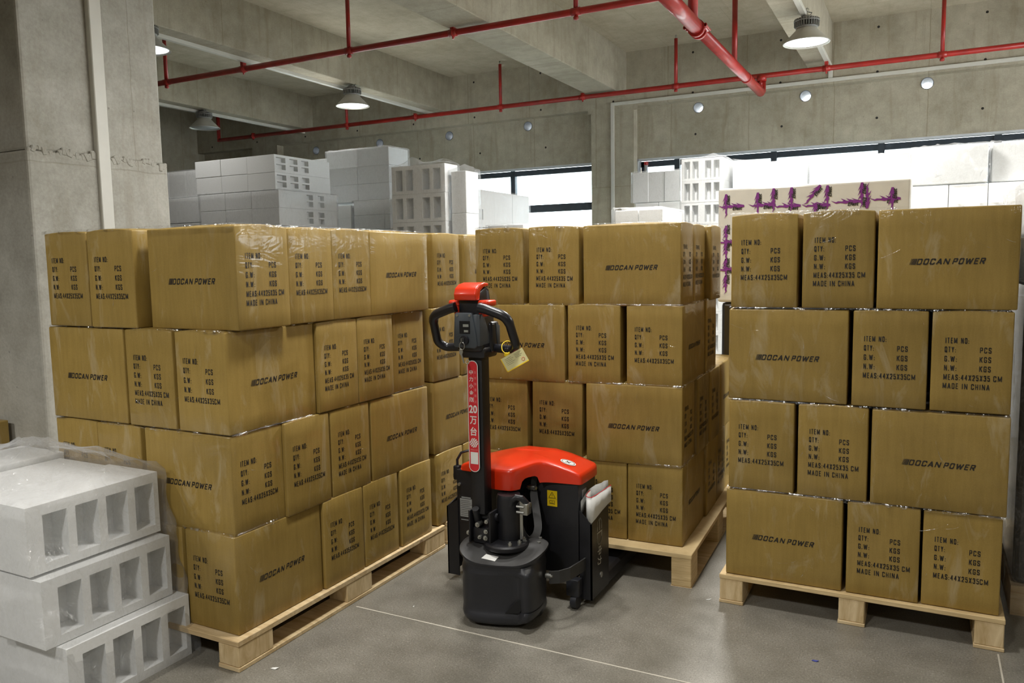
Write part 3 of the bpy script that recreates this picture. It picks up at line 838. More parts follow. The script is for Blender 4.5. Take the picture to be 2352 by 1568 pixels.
# --- middle stack (turned a little)
GB = 'cartons stacked on the middle pallet'
SB = 'middle pallet stack'
FB = Matrix.Translation((-.889, 3.294, 0)) @ Matrix.Rotation(.036, 4, 'Z')
ZB = [.148, .495, .843, 1.193]
row(FB, SB, 0, 'front', [('D', -.735, 'left end behind pallet truck'), ('M', -.375, 'front middle beside pallet truck'), ('M', -.124, 'front right corner')], 0, ZB[0], GB)
row(FB, SB, 0, 'right', [('N', .575, 'right side second'), ('M', .83, 'right side third'), ('N', 1.085, 'right side far end')], 0, ZB[0], GB)
row(FB, SB, 1, 'front', [('N', -.855, 'left end of the front', {'t': .006}), ('N', -.585, 'front middle', {'t': .016}), ('D', -.222, 'front right corner')], 0, ZB[1], GB)
row(FB, SB, 1, 'right', [('M', .385, 'right side second'), ('N', .645, 'right side third'), ('D', .995, 'right side far end')], 0, ZB[1], GB)
row(FB, SB, 2, 'front', [('D', -.756, 'left end behind truck handle'), ('M', -.402, 'front middle'), ('N', -.127, 'front right corner')], 0, ZB[2], GB)
row(FB, SB, 2, 'right', [('M', .575, 'right side second'), ('N', .83, 'right side third', {'off': .07}), ('M', 1.085, 'right side far end', {'off': .15})], 0, ZB[2], GB)
row(FB, SB, 3, 'front', [('M', -.863, 'left end of the front'), ('M', -.593, 'second along the front', {'t': .012, 'b': 1}), ('D', -.231, 'front right corner')], 0, ZB[3], GB)
row(FB, SB, 3, 'right', [('M', .395, 'right side second', {'off': .02}), ('N', .65, 'right side third'), ('D', 1.0, 'right side far end', {'off': .15})], 0, ZB[3], GB)
# --- right stack
GC = 'cartons stacked on the right pallet'
SC = 'right pallet stack'
ZC = [.121, .480, .842, 1.202]
CF = 3.155
row(I4, SC, 0, 'front', [('D', -.458, 'left end'), ('M', -.103, 'middle', {'off': .004}), ('N', .154, 'right end', {'off': .008})], CF, ZC[0], GC)
row(I4, SC, 1, 'front', [('N', -.545, 'left end'), ('M', -.283, 'middle'), ('D', .068, 'right end')], CF, ZC[1], GC)
row(I4, SC, 2, 'front', [('D', -.455, 'left end'), ('N', -.097, 'middle'), ('M', .160, 'right end')], CF, ZC[2], GC)
row(I4, SC, 3, 'front', [('N', -.542, 'left end', {'b': 2}), ('M', -.280, 'middle', {'b': 2}), ('D', .071, 'right end', {'b': 0})], CF, ZC[3], GC)
for k in range(4):
    p = k % 2 == 0
    lx = -.676 + CL / 2
    ys = (CF + .375, CF + .63) if p else (CF + .57, CF + .825, CF + 1.08)
    for y in ys:
        add_carton(I4, 'rN', lx, y, ZC[k], 'brown carton on the left flank of the right pallet stack, behind its front row', GC, 0)
    rx = .285 - CL / 2
    ys = (CF + .575, CF + .83, CF + 1.085) if p else (CF + .38, CF + .635)
    for y in ys:
        add_carton(I4, 'rM', rx, y, ZC[k], 'brown carton on the right flank of the right pallet stack, behind its front row', GC, 0)
    back = ((-.55, -.29) if p else (.16, -.10))
    for x in back:
        add_carton(I4, 'N', x, CF + .75 + CL / 2 + .01, ZC[k], 'brown carton in the back row of the right pallet stack', GC, 0)

# ---------------------------------------------------------------- pallets
def pallet(label, frame, L, D, H, deck=.022, skid=.018, blk=(.10, .10), mat_deck='wood', mat_blk='wood_end', front_skid=False, boards=0):
    """L along X (front), D along Y; origin at the front left floor corner"""
    t = thing('pallet', label, 'pallet', (0, 0, 0), 0, 'wooden pallets under the carton stacks')
    t.matrix_world = frame
    if boards:
        w = L / boards
    m = MB(); m.box(0, L, 0, D, H - deck, H, bev=.002, seg=1); m.build('deck', M[mat_deck], t)
    for i, x in enumerate((0, (L - blk[0]) / 2, L - blk[0])):
        for j, y in enumerate((0, (D - blk[1]) / 2, D - blk[1])):
            b = MB(); b.box(x + .002, x + blk[0] - .002, y + .002, y + blk[1] - .002, skid, H - deck, bev=.003, seg=1); b.build('block', M[mat_blk], t)
        s_ = MB(); s_.box(x, x + blk[0], 0, D, 0, skid, bev=.002, seg=1); s_.build('bottom_board', M['wood'], t)
    return t
pallet('pale wooden pallet under the left carton stack, nearest the camera', Matrix.Translation((-3.06, 1.872, 0)), 1.01, 1.335, .111, .02, .016, (.10, .17))
pallet('pale wooden pallet under the cartons behind the left stack', Matrix.Translation((-3.06, 3.24, 0)), 1.0, 1.2, .114, .02, .016, (.10, .15))
pallet('plywood pallet under the middle carton stack, over the truck forks', FB @ Matrix.Translation((-.985, -.075, 0)), 1.04, 1.33, .146, .020, .001, (.09, .13), 'ply', 'ply')
pallet('pale wooden pallet under the right carton stack', Matrix.Translation((-.697, 3.14, 0)), .992, 1.25, .119, .018, .014, (.095, .13), 'ply', 'wood_end')
# ---------------------------------------------------------------- electric pallet truck
def spline(p, k=5):
    P = [Vector(q) for q in p]; out = []
    for i in range(len(P) - 1):
        a, bb, c_, d = P[max(i - 1, 0)], P[i], P[i + 1], P[min(i + 2, len(P) - 1)]
        for j in range(k):
            u = j / k
            out.append(.5 * ((2 * bb) + (-a + c_) * u + (2 * a - 5 * bb + 4 * c_ - d) * u * u + (-a + 3 * bb - 3 * c_ + d) * u ** 3))
    return out + [P[-1]]
def fillet(p, r=.02, k=5):
    P = [Vector(q) for q in p]; out = [P[0]]
    for a, b_, c_ in zip(P, P[1:], P[2:]):
        d0 = (a - b_); d1 = (c_ - b_)
        rr = min(r, d0.length * .45, d1.length * .45)
        s0, s1 = b_ + d0.normalized() * rr, b_ + d1.normalized() * rr
        for i in range(k + 1):
            u = i / k
            out.append(s0.lerp(b_, u).lerp(b_.lerp(s1, u), u))
    return out + [P[-1]]
JL = Vector((-1.48, 2.9, 0))
class JB(MB):
    """mesh in world metres, stored relative to the truck's base"""
    def build(s, name, mats, parent=None, smooth=0):
        for v in s.bm.verts: v.co -= JL
        o = MB.build(s, name, mats, parent)
        if smooth: smooth_angle(o, smooth)
        return o
def build_truck():
    t = thing('pallet_truck', 'red and black electric pallet truck with raised handle in front of the middle pallet', 'pallet truck', JL)
    K = M['jack_black']
    # chassis
    b = JB()
    b.box(-1.772, -1.20, 2.872, 3.06, .12, .503, bev=.006)
    b.box(-1.60, -1.445, 2.78, 2.88, .12, .49, bev=.02)
    b.build('body', K, t, 40)
    for sx in (0, 1):
        b = JB()
        if sx:
            # right wing plate: a wedge pocket, its front flange sloping down to the outer corner
            b.prism([(-1.195, .03), (-1.143, .03), (-1.143, .345), (-1.195, .395)], 2.868, 2.874, 'Y')
            b.prism([(2.868, .03), (3.06, .03), (3.06, .41), (2.99, .385), (2.868, .345)], -1.149, -1.143, 'X')
            b.box(-1.195, -1.149, 2.9, 3.05, .03, .05)
        else:
            b.prism([(-1.822, .03), (-1.765, .03), (-1.765, .37), (-1.822, .335)], 2.868, 2.874, 'Y')
            b.prism([(2.868, .03), (3.06, .03), (3.06, .38), (2.868, .335)], -1.822, -1.816, 'X')
        plate = b.build('side_plate', K, t)
        if sx: right_plate = plate
    for x0, x1 in ((-1.30, -1.143), (-1.775, -1.62)):
        f = JB()
        prof = [(x0, .035), (x0 + .012, .03), (x0 + .02, .068), (x1 - .02, .068), (x1 - .012, .03), (x1, .035), (x1 - .004, .075), (x1 - .016, .086), (x0 + .016, .086), (x0 + .004, .075)]
        f.prism(prof, 3.05, 4.16, 'Y')
        f.box(x0 + .02, x1 - .02, 4.15, 4.2, .04, .08, bev=.015)
        fk = f.build('fork', K, t)
        w = JB(); w.tube([(x0 + .05, 4.02, .037), (x1 - .05, 4.02, .037)], .037, 20); w.build('load_roller', M['rubber'], fk)
    # red hood, lofted from its plan outline
    plan = [(-1.768, 2.875), (-1.70, 2.868), (-1.63, 2.862), (-1.60, 2.82), (-1.575, 2.74), (-1.555, 2.715), (-1.50, 2.700), (-1.43, 2.700), (-1.410, 2.712), (-1.395, 2.745), (-1.372, 2.80), (-1.350, 2.838), (-1.32, 2.853), (-1.26, 2.86), (-1.21, 2.864), (-1.195, 2.866), (-1.187, 2.872), (-1.185, 2.885), (-1.184, 2.96), (-1.186, 3.05), (-1.20, 3.066), (-1.48, 3.066), (-1.75, 3.066), (-1.768, 3.05)]
    def sm(pl, n):
        for _ in range(n):
            q = []
            for i in range(len(pl)):
                a, c = Vector(pl[i]), Vector(pl[(i + 1) % len(pl)])
                q += [a.lerp(c, .25), a.lerp(c, .75)]
            pl = q
        return pl
    pl = [Vector(p) for p in sm(plan, 2)]
    cen = Vector((-1.48, 2.95))
    def ztop(p):
        ax = abs(p.x + 1.44)
        z = .590 - .36 * max(0, ax - .07) ** 1.2
        z -= .10 * max(0, 2.84 - p.y)
        return z
    def zbot(p):
        z = .502
        if p.y < 2.83: z = .494
        d = (p.x + 1.374) / .021
        if abs(d) < 1 and p.y < 2.9: z += .040 * (1 - d ** 4) ** .5   # arch for the cable
        return z
    h = JB()
    rings = []
    for sc, dz in ((1.0, None), (1.0, -.026), (.997, -.012), (.985, -.003), (.965, 0), (.8, .003), (.55, .005), (.25, .006)):
        ring = []
        for p in pl:
            q = cen + (p - cen) * sc
            if dz is None: z = zbot(p)
            else: z = ztop(q) + dz
            ring.append(h.bm.verts.new((q.x, q.y, z)))
        rings.append(ring)
    n = len(pl)
    for A, B in zip(rings, rings[1:]):
        for k in range(n): h.bm.faces.new((A[k], A[(k + 1) % n], B[(k + 1) % n], B[k]))
    h.bm.faces.new(rings[-1])
    o = hood = h.build('hood', M['jack_red'], t, 0)
    for p in o.data.polygons: p.use_smooth = True
    # round badge on the hood's right wing
    b = JB()
    c = Vector((-1.268, 2.93)); zz = lambda x, y: ztop(Vector((x, y))) + .0052
    def disc(r0, r1, mi, dz, seg=28):
        b.mi = mi
        A = [b.bm.verts.new((c.x + r1 * 1.25 * math.cos(2 * PI * k / seg), c.y + r1 * math.sin(2 * PI * k / seg), zz(c.x + r1 * 1.25 * math.cos(2 * PI * k / seg), c.y) + dz)) for k in range(seg)]
        if r0:
            B = [b.bm.verts.new((c.x + r0 * 1.25 * math.cos(2 * PI * k / seg), c.y + r0 * math.sin(2 * PI * k / seg), zz(c.x + r0 * 1.25 * math.cos(2 * PI * k / seg), c.y) + dz)) for k in range(seg)]
            for k in range(seg):
                f = b.bm.faces.new((A[k], A[(k + 1) % seg], B[(k + 1) % seg], B[k])); f.material_index = mi
        else:
            f = b.bm.faces.new(A); f.material_index = mi
    disc(0, .026, 0, 0); disc(.020, .022, 1, .0006)
    b.mi = 1
    for a in (.8, -.8):
        ca, sa = math.cos(a), math.sin(a)
        pts = []
        for u, v in ((-.013, -.002), (.013, -.002), (.013, .002), (-.013, .002)):
            x, y = c.x + u * ca - v * sa, c.y + u * sa + v * ca
            pts.append((x, y, zz(x, y) + .0008))
        b.quad(pts)
    b.build('warning_badge', [M['paper'], M['ink']], hood)
    # steering column, flange, motor
    b = JB()
    b.lathe([(.050, .30), (.050, .47), (.045, .485), (0, .487)], (-1.425, 2.70, 0), 28)
    b.box(-1.475, -1.43, 2.70, 2.88, .2, .45, bev=.015)
    b.build('drive_motor', K, t, 40)
    b = JB()
    b.lathe([(0, .286), (.088, .286), (.09, .290), (.09, .302), (.084, .308), (0, .308)], (-1.42, 2.665, 0), 36)
    b.build('steering_flange', K, t, 40)
    # tiller foot bracket with bolts
    b = JB()
    b.box(-1.555, -1.545, 2.60, 2.70, .30, .43, bev=.01); b.box(-1.465, -1.455, 2.60, 2.70, .30, .43, bev=.01)
    b.box(-1.545, -1.465, 2.615, 2.69, .295, .36, bev=.008)
    b.tube([(-1.565, 2.65, .40), (-1.445, 2.65, .40)], .016, 14)
    b.tube([(-1.53, 2.64, .36), (-1.52, 2.60, .44)], .014, 10)
    b.build('tiller_bracket', K, t, 40)
    for (x, y, z, r) in ((-1.515, 2.602, .375, .010), (-1.478, 2.602, .352, .009), (-1.508, 2.605, .325, .008), (-1.482, 2.605, .325, .010), (-1.475, 2.602, .392, .008), (-1.556, 2.602, .338, .009)):
        b = JB()
        b.tube([(x, y + .03, z), (x, y, z)], r, 14); b.tube([(x, y, z), (x, y - .007, z)], r * .6, 6)
        b.build('bolt', M['steel'], t, 40)
    for a in (-.9, -.3, .3):
        x, y = -1.42 + .07 * math.cos(a), 2.665 + .07 * math.sin(a)
        b = JB(); b.tube([(x, y, .306), (x, y, .318)], .008, 12); b.tube([(x, y, .318), (x, y, .324)], .005, 6); b.build('bolt', M['steel'], t, 40)
    # silver cable bracket and hose
    b = JB()
    b.box(-1.362, -1.349, 2.668, 2.672, .312, .475, bev=.001); b.box(-1.362, -1.335, 2.668, 2.672, .312, .318)
    b.box(-1.352, -1.326, 2.662, 2.70, .418, .462, bev=.002)
    b.tube([(-1.372, 2.664, .45), (-1.34, 2.664, .45)], .006, 8); b.tube([(-1.372, 2.664, .428), (-1.34, 2.664, .428)], .006, 8)
    b.build('cable_bracket', M['steel'], t, 40)
    b = JB()
    b.tube([(-1.408, 2.675, .40), (-1.405, 2.67, .44), (-1.395, 2.668, .47), (-1.375, 2.668, .485), (-1.355, 2.672, .482), (-1.342, 2.68, .465), (-1.338, 2.69, .44)], .013, 12)
    b.build('hose', M['rubber'], t, 40)
    # looped flat cable running up under the hood
    b = JB()
    ctl = [(-1.352, 2.684, .455), (-1.384, 2.69, .428), (-1.384, 2.70, .372), (-1.376, 2.72, .318), (-1.360, 2.74, .291), (-1.342, 2.76, .302), (-1.342, 2.79, .332), (-1.362, 2.82, .378), (-1.386, 2.845, .453), (-1.390, 2.86, .505), (-1.385, 2.875, .545)]
    path = spline(ctl, 5)
    ws = .0155
    prev = None
    for i, p in enumerate(path):
        p = Vector(p)
        d = (Vector(path[min(i + 1, len(path) - 1)]) - Vector(path[max(i - 1, 0)])).normalized()
        nrm = Vector((.42, -.9, 0))
        wv = d.cross(nrm).normalized() * (ws * (.75 if i > 40 else 1)); tv = nrm * .005
        ring = [b.bm.verts.new(p + q) for q in (wv + tv, -wv + tv, -wv - tv, wv - tv)]
        if prev:
            for k in range(4): b.bm.faces.new((prev[k], prev[(k + 1) % 4], ring[(k + 1) % 4], ring[k]))
        else: b.bm.faces.new(ring)
        prev = ring
    b.bm.faces.new(prev[::-1])
    b.build('flat_cable', M['dust'], t, 50)
    b = JB(); b.tube([(-1.412, 2.842, .475), (-1.368, 2.832, .478)], .007, 8); b.box(-1.406, -1.374, 2.828, 2.848, .468, .486, bev=.003); b.build('cable_clip', M['steel'], t, 40)
    # drive unit cover
    c0 = Vector((-1.428, 2.665)); CA, SA = math.cos(R(13)), math.sin(R(13))
    def rc(x, y, z): return (c0.x + x * CA - y * SA, c0.y + x * SA + y * CA, z)
    class CB(JB):
        def build(s, *a, **k):
            for v in s.bm.verts: v.co = rc(v.co.x, v.co.y, v.co.z)
            return JB.build(s, *a, **k)
    base = []
    for i in range(96):
        a = 2 * PI * i / 96
        ca, sa = math.cos(a), math.sin(a)
        base.append(Vector((.163 * (abs(ca) ** .36) * (1 if ca > 0 else -1), (.134 if sa < 0 else .090) * (abs(sa) ** .75) * (1 if sa > 0 else -1))))
    b = CB()
    def dip(x, y): return .052 * max(0, 1 - abs(x / .163) ** 3) * max(0, -y / .134) ** .8
    prof = [(.300, .15, .15), (.300, .4, .4), (.300, .65, .63), (.300, .90, .86), (.298, .98, .95), (.293, 1.01, .985), (.284, 1.012, .99), (.272, .985, .968), (.262, .962, .945), (.242, .965, .958), (.228, .985, .990), (.216, .985, .992), (.200, .972, .982), (.16, .98, .985), (.11, .985, .965), (.075, .975, .945), (.060, .985, .985), (.050, .985, 1.02), (.038, .965, 1.03), (.026, .92, 1.0), (.018, .88, .95)]
    rings = []
    for j, (z, sx, sy) in enumerate(prof):
        ring = []
        for p in base:
            u = p.x / .163; v = p.y / .134
            x, y = p.x * sx, p.y * sy
            zz_ = z
            if v < 0:
                k = min(1, max(0, 1 - (j - 3) / 9))
                zz_ -= dip(x, y) * k          # the lip dips between two raised ears
            if j in (5, 6): x *= 1 + .04 * abs(u) ** 5
            if j > 8 and v < -.15:
                g = math.exp(-((u - .80) / .2) ** 2)
                y -= .024 * g
                y += .012 * math.exp(-((u - .46) / .12) ** 2) * (1 if j > 10 else .3)
                if j >= 16 and u > .5: zz_ += .020 * min(1, (u - .5) / .2)
            ring.append(b.bm.verts.new((x, y, zz_)))
        rings.append(ring)
    n = 96
    for A, B in zip(rings, rings[1:]):
        for k in range(n): b.bm.faces.new((A[k], A[(k + 1) % n], B[(k + 1) % n], B[k]))
    b.bm.faces.new(rings[0]).material_index = 1
    b.bm.faces.new(rings[-1][::-1])
    b.bm.normal_update()
    for fc in b.bm.faces:
        if fc.calc_center_median().z > .235 and abs(fc.normal.z) > .75: fc.material_index = 1
    o = b.build('drive_cover', [M['rubber'], M['dust']], t, 0)
    smooth_angle(o, 60)
    b = CB()                                                        # dark patch stands in for the shade of the cover's low front opening
    b.prism([(.030, .068), (.085, .072), (.100, .090), (.098, .128), (.075, .118)], -.1300, -.10, 'Y')
    b.build('opening_shade_patch', M['cavity_shade'], t)
    for x, y in ((-.125, .045), (.135, .01), (.13, .06)):
        b = CB(); b.tube([(x, y, .294), (x, y, .306)], .007, 10); b.build('bolt', M['steel'], t, 40)
    b = CB(); b.tube([(.168, -.02, .185), (.190, -.025, .185)], .010, 12); b.tube([(.190, -.025, .185), (.196, -.027, .185)], .006, 6); b.build('bolt', M['steel'], t, 40)
    b = CB()
    b.prism([(-.068, -.098), (-.012, -.105), (-.004, -.080), (-.056, -.072)], 0, .0012, 'Z')
    for v in b.bm.verts: v.co.z += .3012 - dip(v.co.x, v.co.y)
    b.build('white_sticker', M['paper'], t)
    # drive wheel
    b = JB(); b.tube([(-1.46, 2.66, .09), (-1.38, 2.66, .09)], .09, 28); b.build('drive_wheel', M['rubber'], t, 40)
    # side stabiliser: bent bar and caster
    for s_ in (1, -1):
        X = lambda x: x if s_ > 0 else -1.415 * 2 - x
        b = JB()
        pth = [(X(-1.245), 2.68), (X(-1.215), 2.70), (X(-1.19), 2.745), (X(-1.175), 2.85), (X(-1.172), 2.9)]
        A = None
        for (x, y) in pth:
            r4 = [b.bm.verts.new((x + dx, y, z)) for dx, z in ((0, .205), (.006, .205), (.006, .155), (0, .155))]
            if A:
                for k in range(4): b.bm.faces.new((A[k], A[(k + 1) % 4], r4[(k + 1) % 4], r4[k]))
            else: b.bm.faces.new(r4)
            A = r4
        b.bm.faces.new(A[::-1])
        b.build('stabiliser_bar', M['dust'], t)
        b = JB(); b.tube([(X(-1.215), 2.84, .032), (X(-1.19), 2.84, .032)], .032, 20); b.box(min(X(-1.235), X(-1.18)), max(X(-1.235), X(-1.18)), 2.815, 2.86, .055, .125, bev=.006)
        b.build('caster', M['rubber'], t, 40)
    # tiller arm
    b = JB()
    A = [(-1.556, 2.600), (-1.495, 2.600), (-1.495, 2.662), (-1.556, 2.662)]
    b.box(-1.545, -1.485, 2.612, 2.672, .415, 1.06, bev=.005)
    b.tube([(-1.530, 2.66, .37), (-1.530, 2.66, .43)], .012, 10)
    b.build('tiller_arm', K, t, 40)
    # control head
    hx = -1.525
    b = JB()
    b.box(hx - .052, hx + .060, 2.578, 2.69, 1.055, 1.20, bev=.016, seg=3)
    b.box(hx - .072, hx + .072, 2.640, 2.705, 1.046, 1.168, bev=.014, seg=3)
    b.prism([(2.588, 1.17), (2.590, 1.262), (2.600, 1.286), (2.650, 1.301), (2.672, 1.292), (2.69, 1.22), (2.692, 1.17)], hx - .043, hx + .046, 'X', bev=.006)
    b.box(hx - .045, hx + .065, 2.59, 2.70, 1.030, 1.075, bev=.012)
    b.build('control_head', M['grip'], t, 40)
    b = JB(); b.prism([(2.685, 1.066), (2.700, 1.066), (2.700, 1.150), (2.668, 1.162)], hx + .068, hx + .075, 'X', bev=.002)
    b.prism([(2.655, 1.20), (2.680, 1.20), (2.664, 1.284), (2.648, 1.288)], hx + .042, hx + .0475, 'X', bev=.002)
    b.build('side_cheek', M['grey_panel'], t, 40)
    b = JB()
    b.prism([(hx - .054, 1.082), (hx - .048, 1.074), (hx + .040, 1.072), (hx + .050, 1.082), (hx + .044, 1.13), (hx + .030, 1.200), (hx + .024, 1.206), (hx - .040, 1.206), (hx - .046, 1.200)], 2.562, 2.584, 'Y', bev=.003)
    b.prism([(2.566, 1.080), (2.665, 1.085), (2.60, 1.20), (2.568, 1.20)], hx + .030, hx + .0605, 'X', bev=.004)
    b.build('control_panel', M['grey_panel'], t, 40)
    for sx in (-.034, .020):
        b = JB(); b.tube([(hx + sx, 2.565, 1.196), (hx + sx, 2.560, 1.196)], .005, 10); b.build('bolt', M['steel'], t, 40)
    b = JB(); b.box(hx - .026, hx + .022, 2.5605, 2.566, 1.126, 1.176, bev=.002, seg=1); dsp = b.build('display', M['screen'], t)
    b = JB(); b.box(hx - .008, hx + .016, 2.559, 2.562, 1.153, 1.163); b.box(hx - .004, hx + .014, 2.559, 2.562, 1.133, 1.141); b.build('display_digits', M['lcd'], dsp)
    b = JB(); b.lathe([(0, 0), (.018, 0), (.019, .002), (.019, .010), (0, .010)], (hx - .003, 2.553, 1.102), 24, 'Y'); b.build('key_switch', M['grip'], t, 40)
    # key with its ring
    b = JB()
    b.box(hx - .004, hx - .002, 2.535, 2.556, 1.094, 1.112)
    ring = [(hx - .006 + .011 * math.cos(a), 2.545, 1.082 + .014 * math.sin(a)) for a in [2 * PI * k / 18 for k in range(18)]]
    b.tube(ring, .0014, 6, closed=True)
    b.prism([(hx - .018, 1.070), (hx - .006, 1.072), (hx - .002, 1.060), (hx - .006, 1.050), (hx + .004, 1.018), (hx - .001, 1.016), (hx - .012, 1.046), (hx - .018, 1.054)], 2.545, 2.5475, 'Y')
    b.build('key', M['steel'], t)
    # red cap (reverse button) and thumb switches
    b = JB()
    b.prism([(2.566, 1.252), (2.562, 1.275), (2.572, 1.298), (2.598, 1.312), (2.635, 1.318), (2.668, 1.314), (2.668, 1.303), (2.63, 1.300), (2.604, 1.286), (2.596, 1.252)], hx - .049, hx + .047, 'X', bev=.007, seg=3)
    b.build('reverse_button', M['jack_red'], t, 50)
    for s_ in (-1, 1):
        b = JB()
        x0, x1 = sorted((hx + s_ * .040, hx + s_ * .088))
        b.box(x0, x1, 2.585, 2.655, 1.228, 1.252, bev=.008, seg=3)
        x0, x1 = sorted((hx + s_ * .042, hx + s_ * .066))
        b.box(x0, x1, 2.588, 2.65, 1.188, 1.24, bev=.010, seg=3)
        b.build('thumb_switch', M['jack_red'], t, 50)
        pts = [(.050, 2.580, 1.226), (.078, 2.582, 1.220), (.165, 2.592, 1.190), (.174, 2.640, 1.082), (.150, 2.664, 1.060), (.070, 2.670, 1.064)]
        pp = fillet([(hx + s_ * x, y, z) for x, y, z in pts], .034, 6)
        b = JB(); b.tube(pp, [.0190 if i < 14 else .0170 for i in range(len(pp))], 16); b.build('handle_loop', M['grip'], t, 60)
    # labels on the front panel
    yl = 2.8712
    b = JB()
    x0, x1, z0, z1 = -1.337, -1.293, .398, .463
    b.mi = 0; b.box(x0, x1, yl - .001, yl + .001, z0, z1)
    b.mi = 1
    e = yl - .0016
    def seg(p, q, w):
        p, q = Vector((p[0], 0, p[1])), Vector((q[0], 0, q[1])); d = (q - p).normalized(); nn = Vector((-d.z, 0, d.x)) * w
        b.quad([(v.x, e, v.z) for v in (p - nn, q - nn, q + nn, p + nn)])
    cx = (x0 + x1) / 2
    T = [(cx - .015, .433), (cx + .015, .433), (cx, .457)]
    for i in range(3): seg(T[i], T[(i + 1) % 3], .0009)
    seg((cx, .449), (cx, .441), .0010); seg((cx, .4375), (cx, .436), .0010)
    seg((x0, .4295), (x1, .4295), .0003)
    for s_ in (-1, 1):
        seg((cx, .411), (cx + s_ * .011, .412), .0008); seg((cx, .421), (cx + s_ * .011, .422), .0008); seg((cx + s_ * .011, .412), (cx + s_ * .011, .422), .0008)
        seg((cx + s_ * .013, .408), (cx, .4085), .0008)
    seg((cx, .411), (cx, .421), .0006)
    b.build('warning_label', [M['yellow'], M['ink']], t)
    b = JB()
    b.mi = 0; b.box(-1.757, -1.688, yl - .001, yl + .001, .275, .392)
    b.mi = 1; b.box(-1.754, -1.691, yl - .0018, yl, .298, .378)
    b.mi = 2
    for k in range(9):
        z = .305 + k * .008
        b.box(-1.751, -1.694 - .006 * (k % 3), yl - .0022, yl - .001, z, z + .0012)
    b.mi = 1
    b.box(-1.746, -1.70, yl - .0018, yl, .381, .386); b.box(-1.750, -1.70, yl - .0018, yl, .283, .286)
    b.build('nameplate', [M['grip'], M['plate'], M['ink']], t)
    b = JB(); b.box(-1.2005, -1.1990, 2.91, 2.955, .435, .468); b.build('small_label', M['plate'], t)
    b = JB(); b.tube([(-1.755, 2.872, .44), (-1.755, 2.864, .44)], .007, 12); b.build('bolt', M['steel'], t, 40)
    # maker's mark down the side plate
    b = JB()
    xx = -1.1424
    def S(p, q, w=.0026):
        p, q = Vector((0, p[0], p[1])), Vector((0, q[0], q[1])); d = (q - p).normalized(); nn = Vector((0, -d.z, d.y)) * w
        p = p - d * w * .6; q = q + d * w * .6
        b.quad([(xx, v.y, v.z) for v in (p - nn, q - nn, q + nn, p + nn)])
    yc = 2.955; w_ = .024
    def arc(cy, cz, ry, rz, a0, a1, n=14):
        P = [(cy + ry * math.cos(a0 + (a1 - a0) * k / n), cz + rz * math.sin(a0 + (a1 - a0) * k / n)) for k in range(n + 1)]
        for p, q in zip(P, P[1:]): S(p, q)
    arc(yc, .318, w_, .026, 0, PI); S((yc - w_, .298), (yc - w_, .318)); S((yc + w_, .298), (yc + w_, .318)); S((yc, .298), (yc, .342))
    S((yc - w_ - .004, .288), (yc + w_ + .004, .288)); S((yc - w_, .288), (yc - w_, .262)); S((yc + w_, .288), (yc + w_, .262)); arc(yc, .262, w_, .024, PI, 2 * PI)
    def glyph(ch, zt):
        me = text_mesh(ch, .046, .034, bold=.018)
        b.add_mesh(me, face_mat((xx, yc - .023, zt), (0, 0, -1), (0, 1, 0)))
    glyph('\u4e2d', .228); glyph('\u529b', .186)
    b.build('maker_mark', M['silver_print'], right_plate)
    b = JB(); b.tube([(-1.146, 2.965, .105), (-1.138, 2.965, .105)], .012, 18); b.build('bolt', M['steel'], t, 40)
    # charging lead on the far left
    b = JB(); b.tube([(-1.80, 2.93, .49), (-1.80, 2.93, .53), (-1.785, 2.94, .56), (-1.755, 2.95, .57), (-1.725, 2.96, .56), (-1.71, 2.97, .54)], .006, 8); b.box(-1.815, -1.785, 2.915, 2.945, .44, .505, bev=.006); b.build('charging_lead', M['grip'], t, 50)
    return t
M['paper'] = plain('white_paper', srgb(226, 226, 222), .7, vary=.08)
M['yellow'] = plain('yellow_label', srgb(236, 200, 16), .45)
M['plate'] = plain('silver_label', srgb(168, 172, 174), .45, .3, vary=.1)
M['screen'] = plain('dark_display', (.012, .012, .014, 1), .15)
M['lcd'] = plain('grey_lcd', srgb(140, 142, 136), .3)
M['cavity_shade'] = plain('painted_cavity_shade', (.006, .006, .006, 1), .9)  # near black in place of the shade inside the cover opening
M['silver_print'] = plain('silver_print', srgb(176, 176, 166), .5, .1)
M['tag_red'] = plain('red_vinyl_tag', srgb(214, 42, 52), .4, vary=.05)
M['tag_white'] = plain('white_vinyl_print', srgb(232, 232, 228), .4)
M['tag_pale'] = plain('pale_red_print', srgb(236, 150, 150), .4)
build_truck()
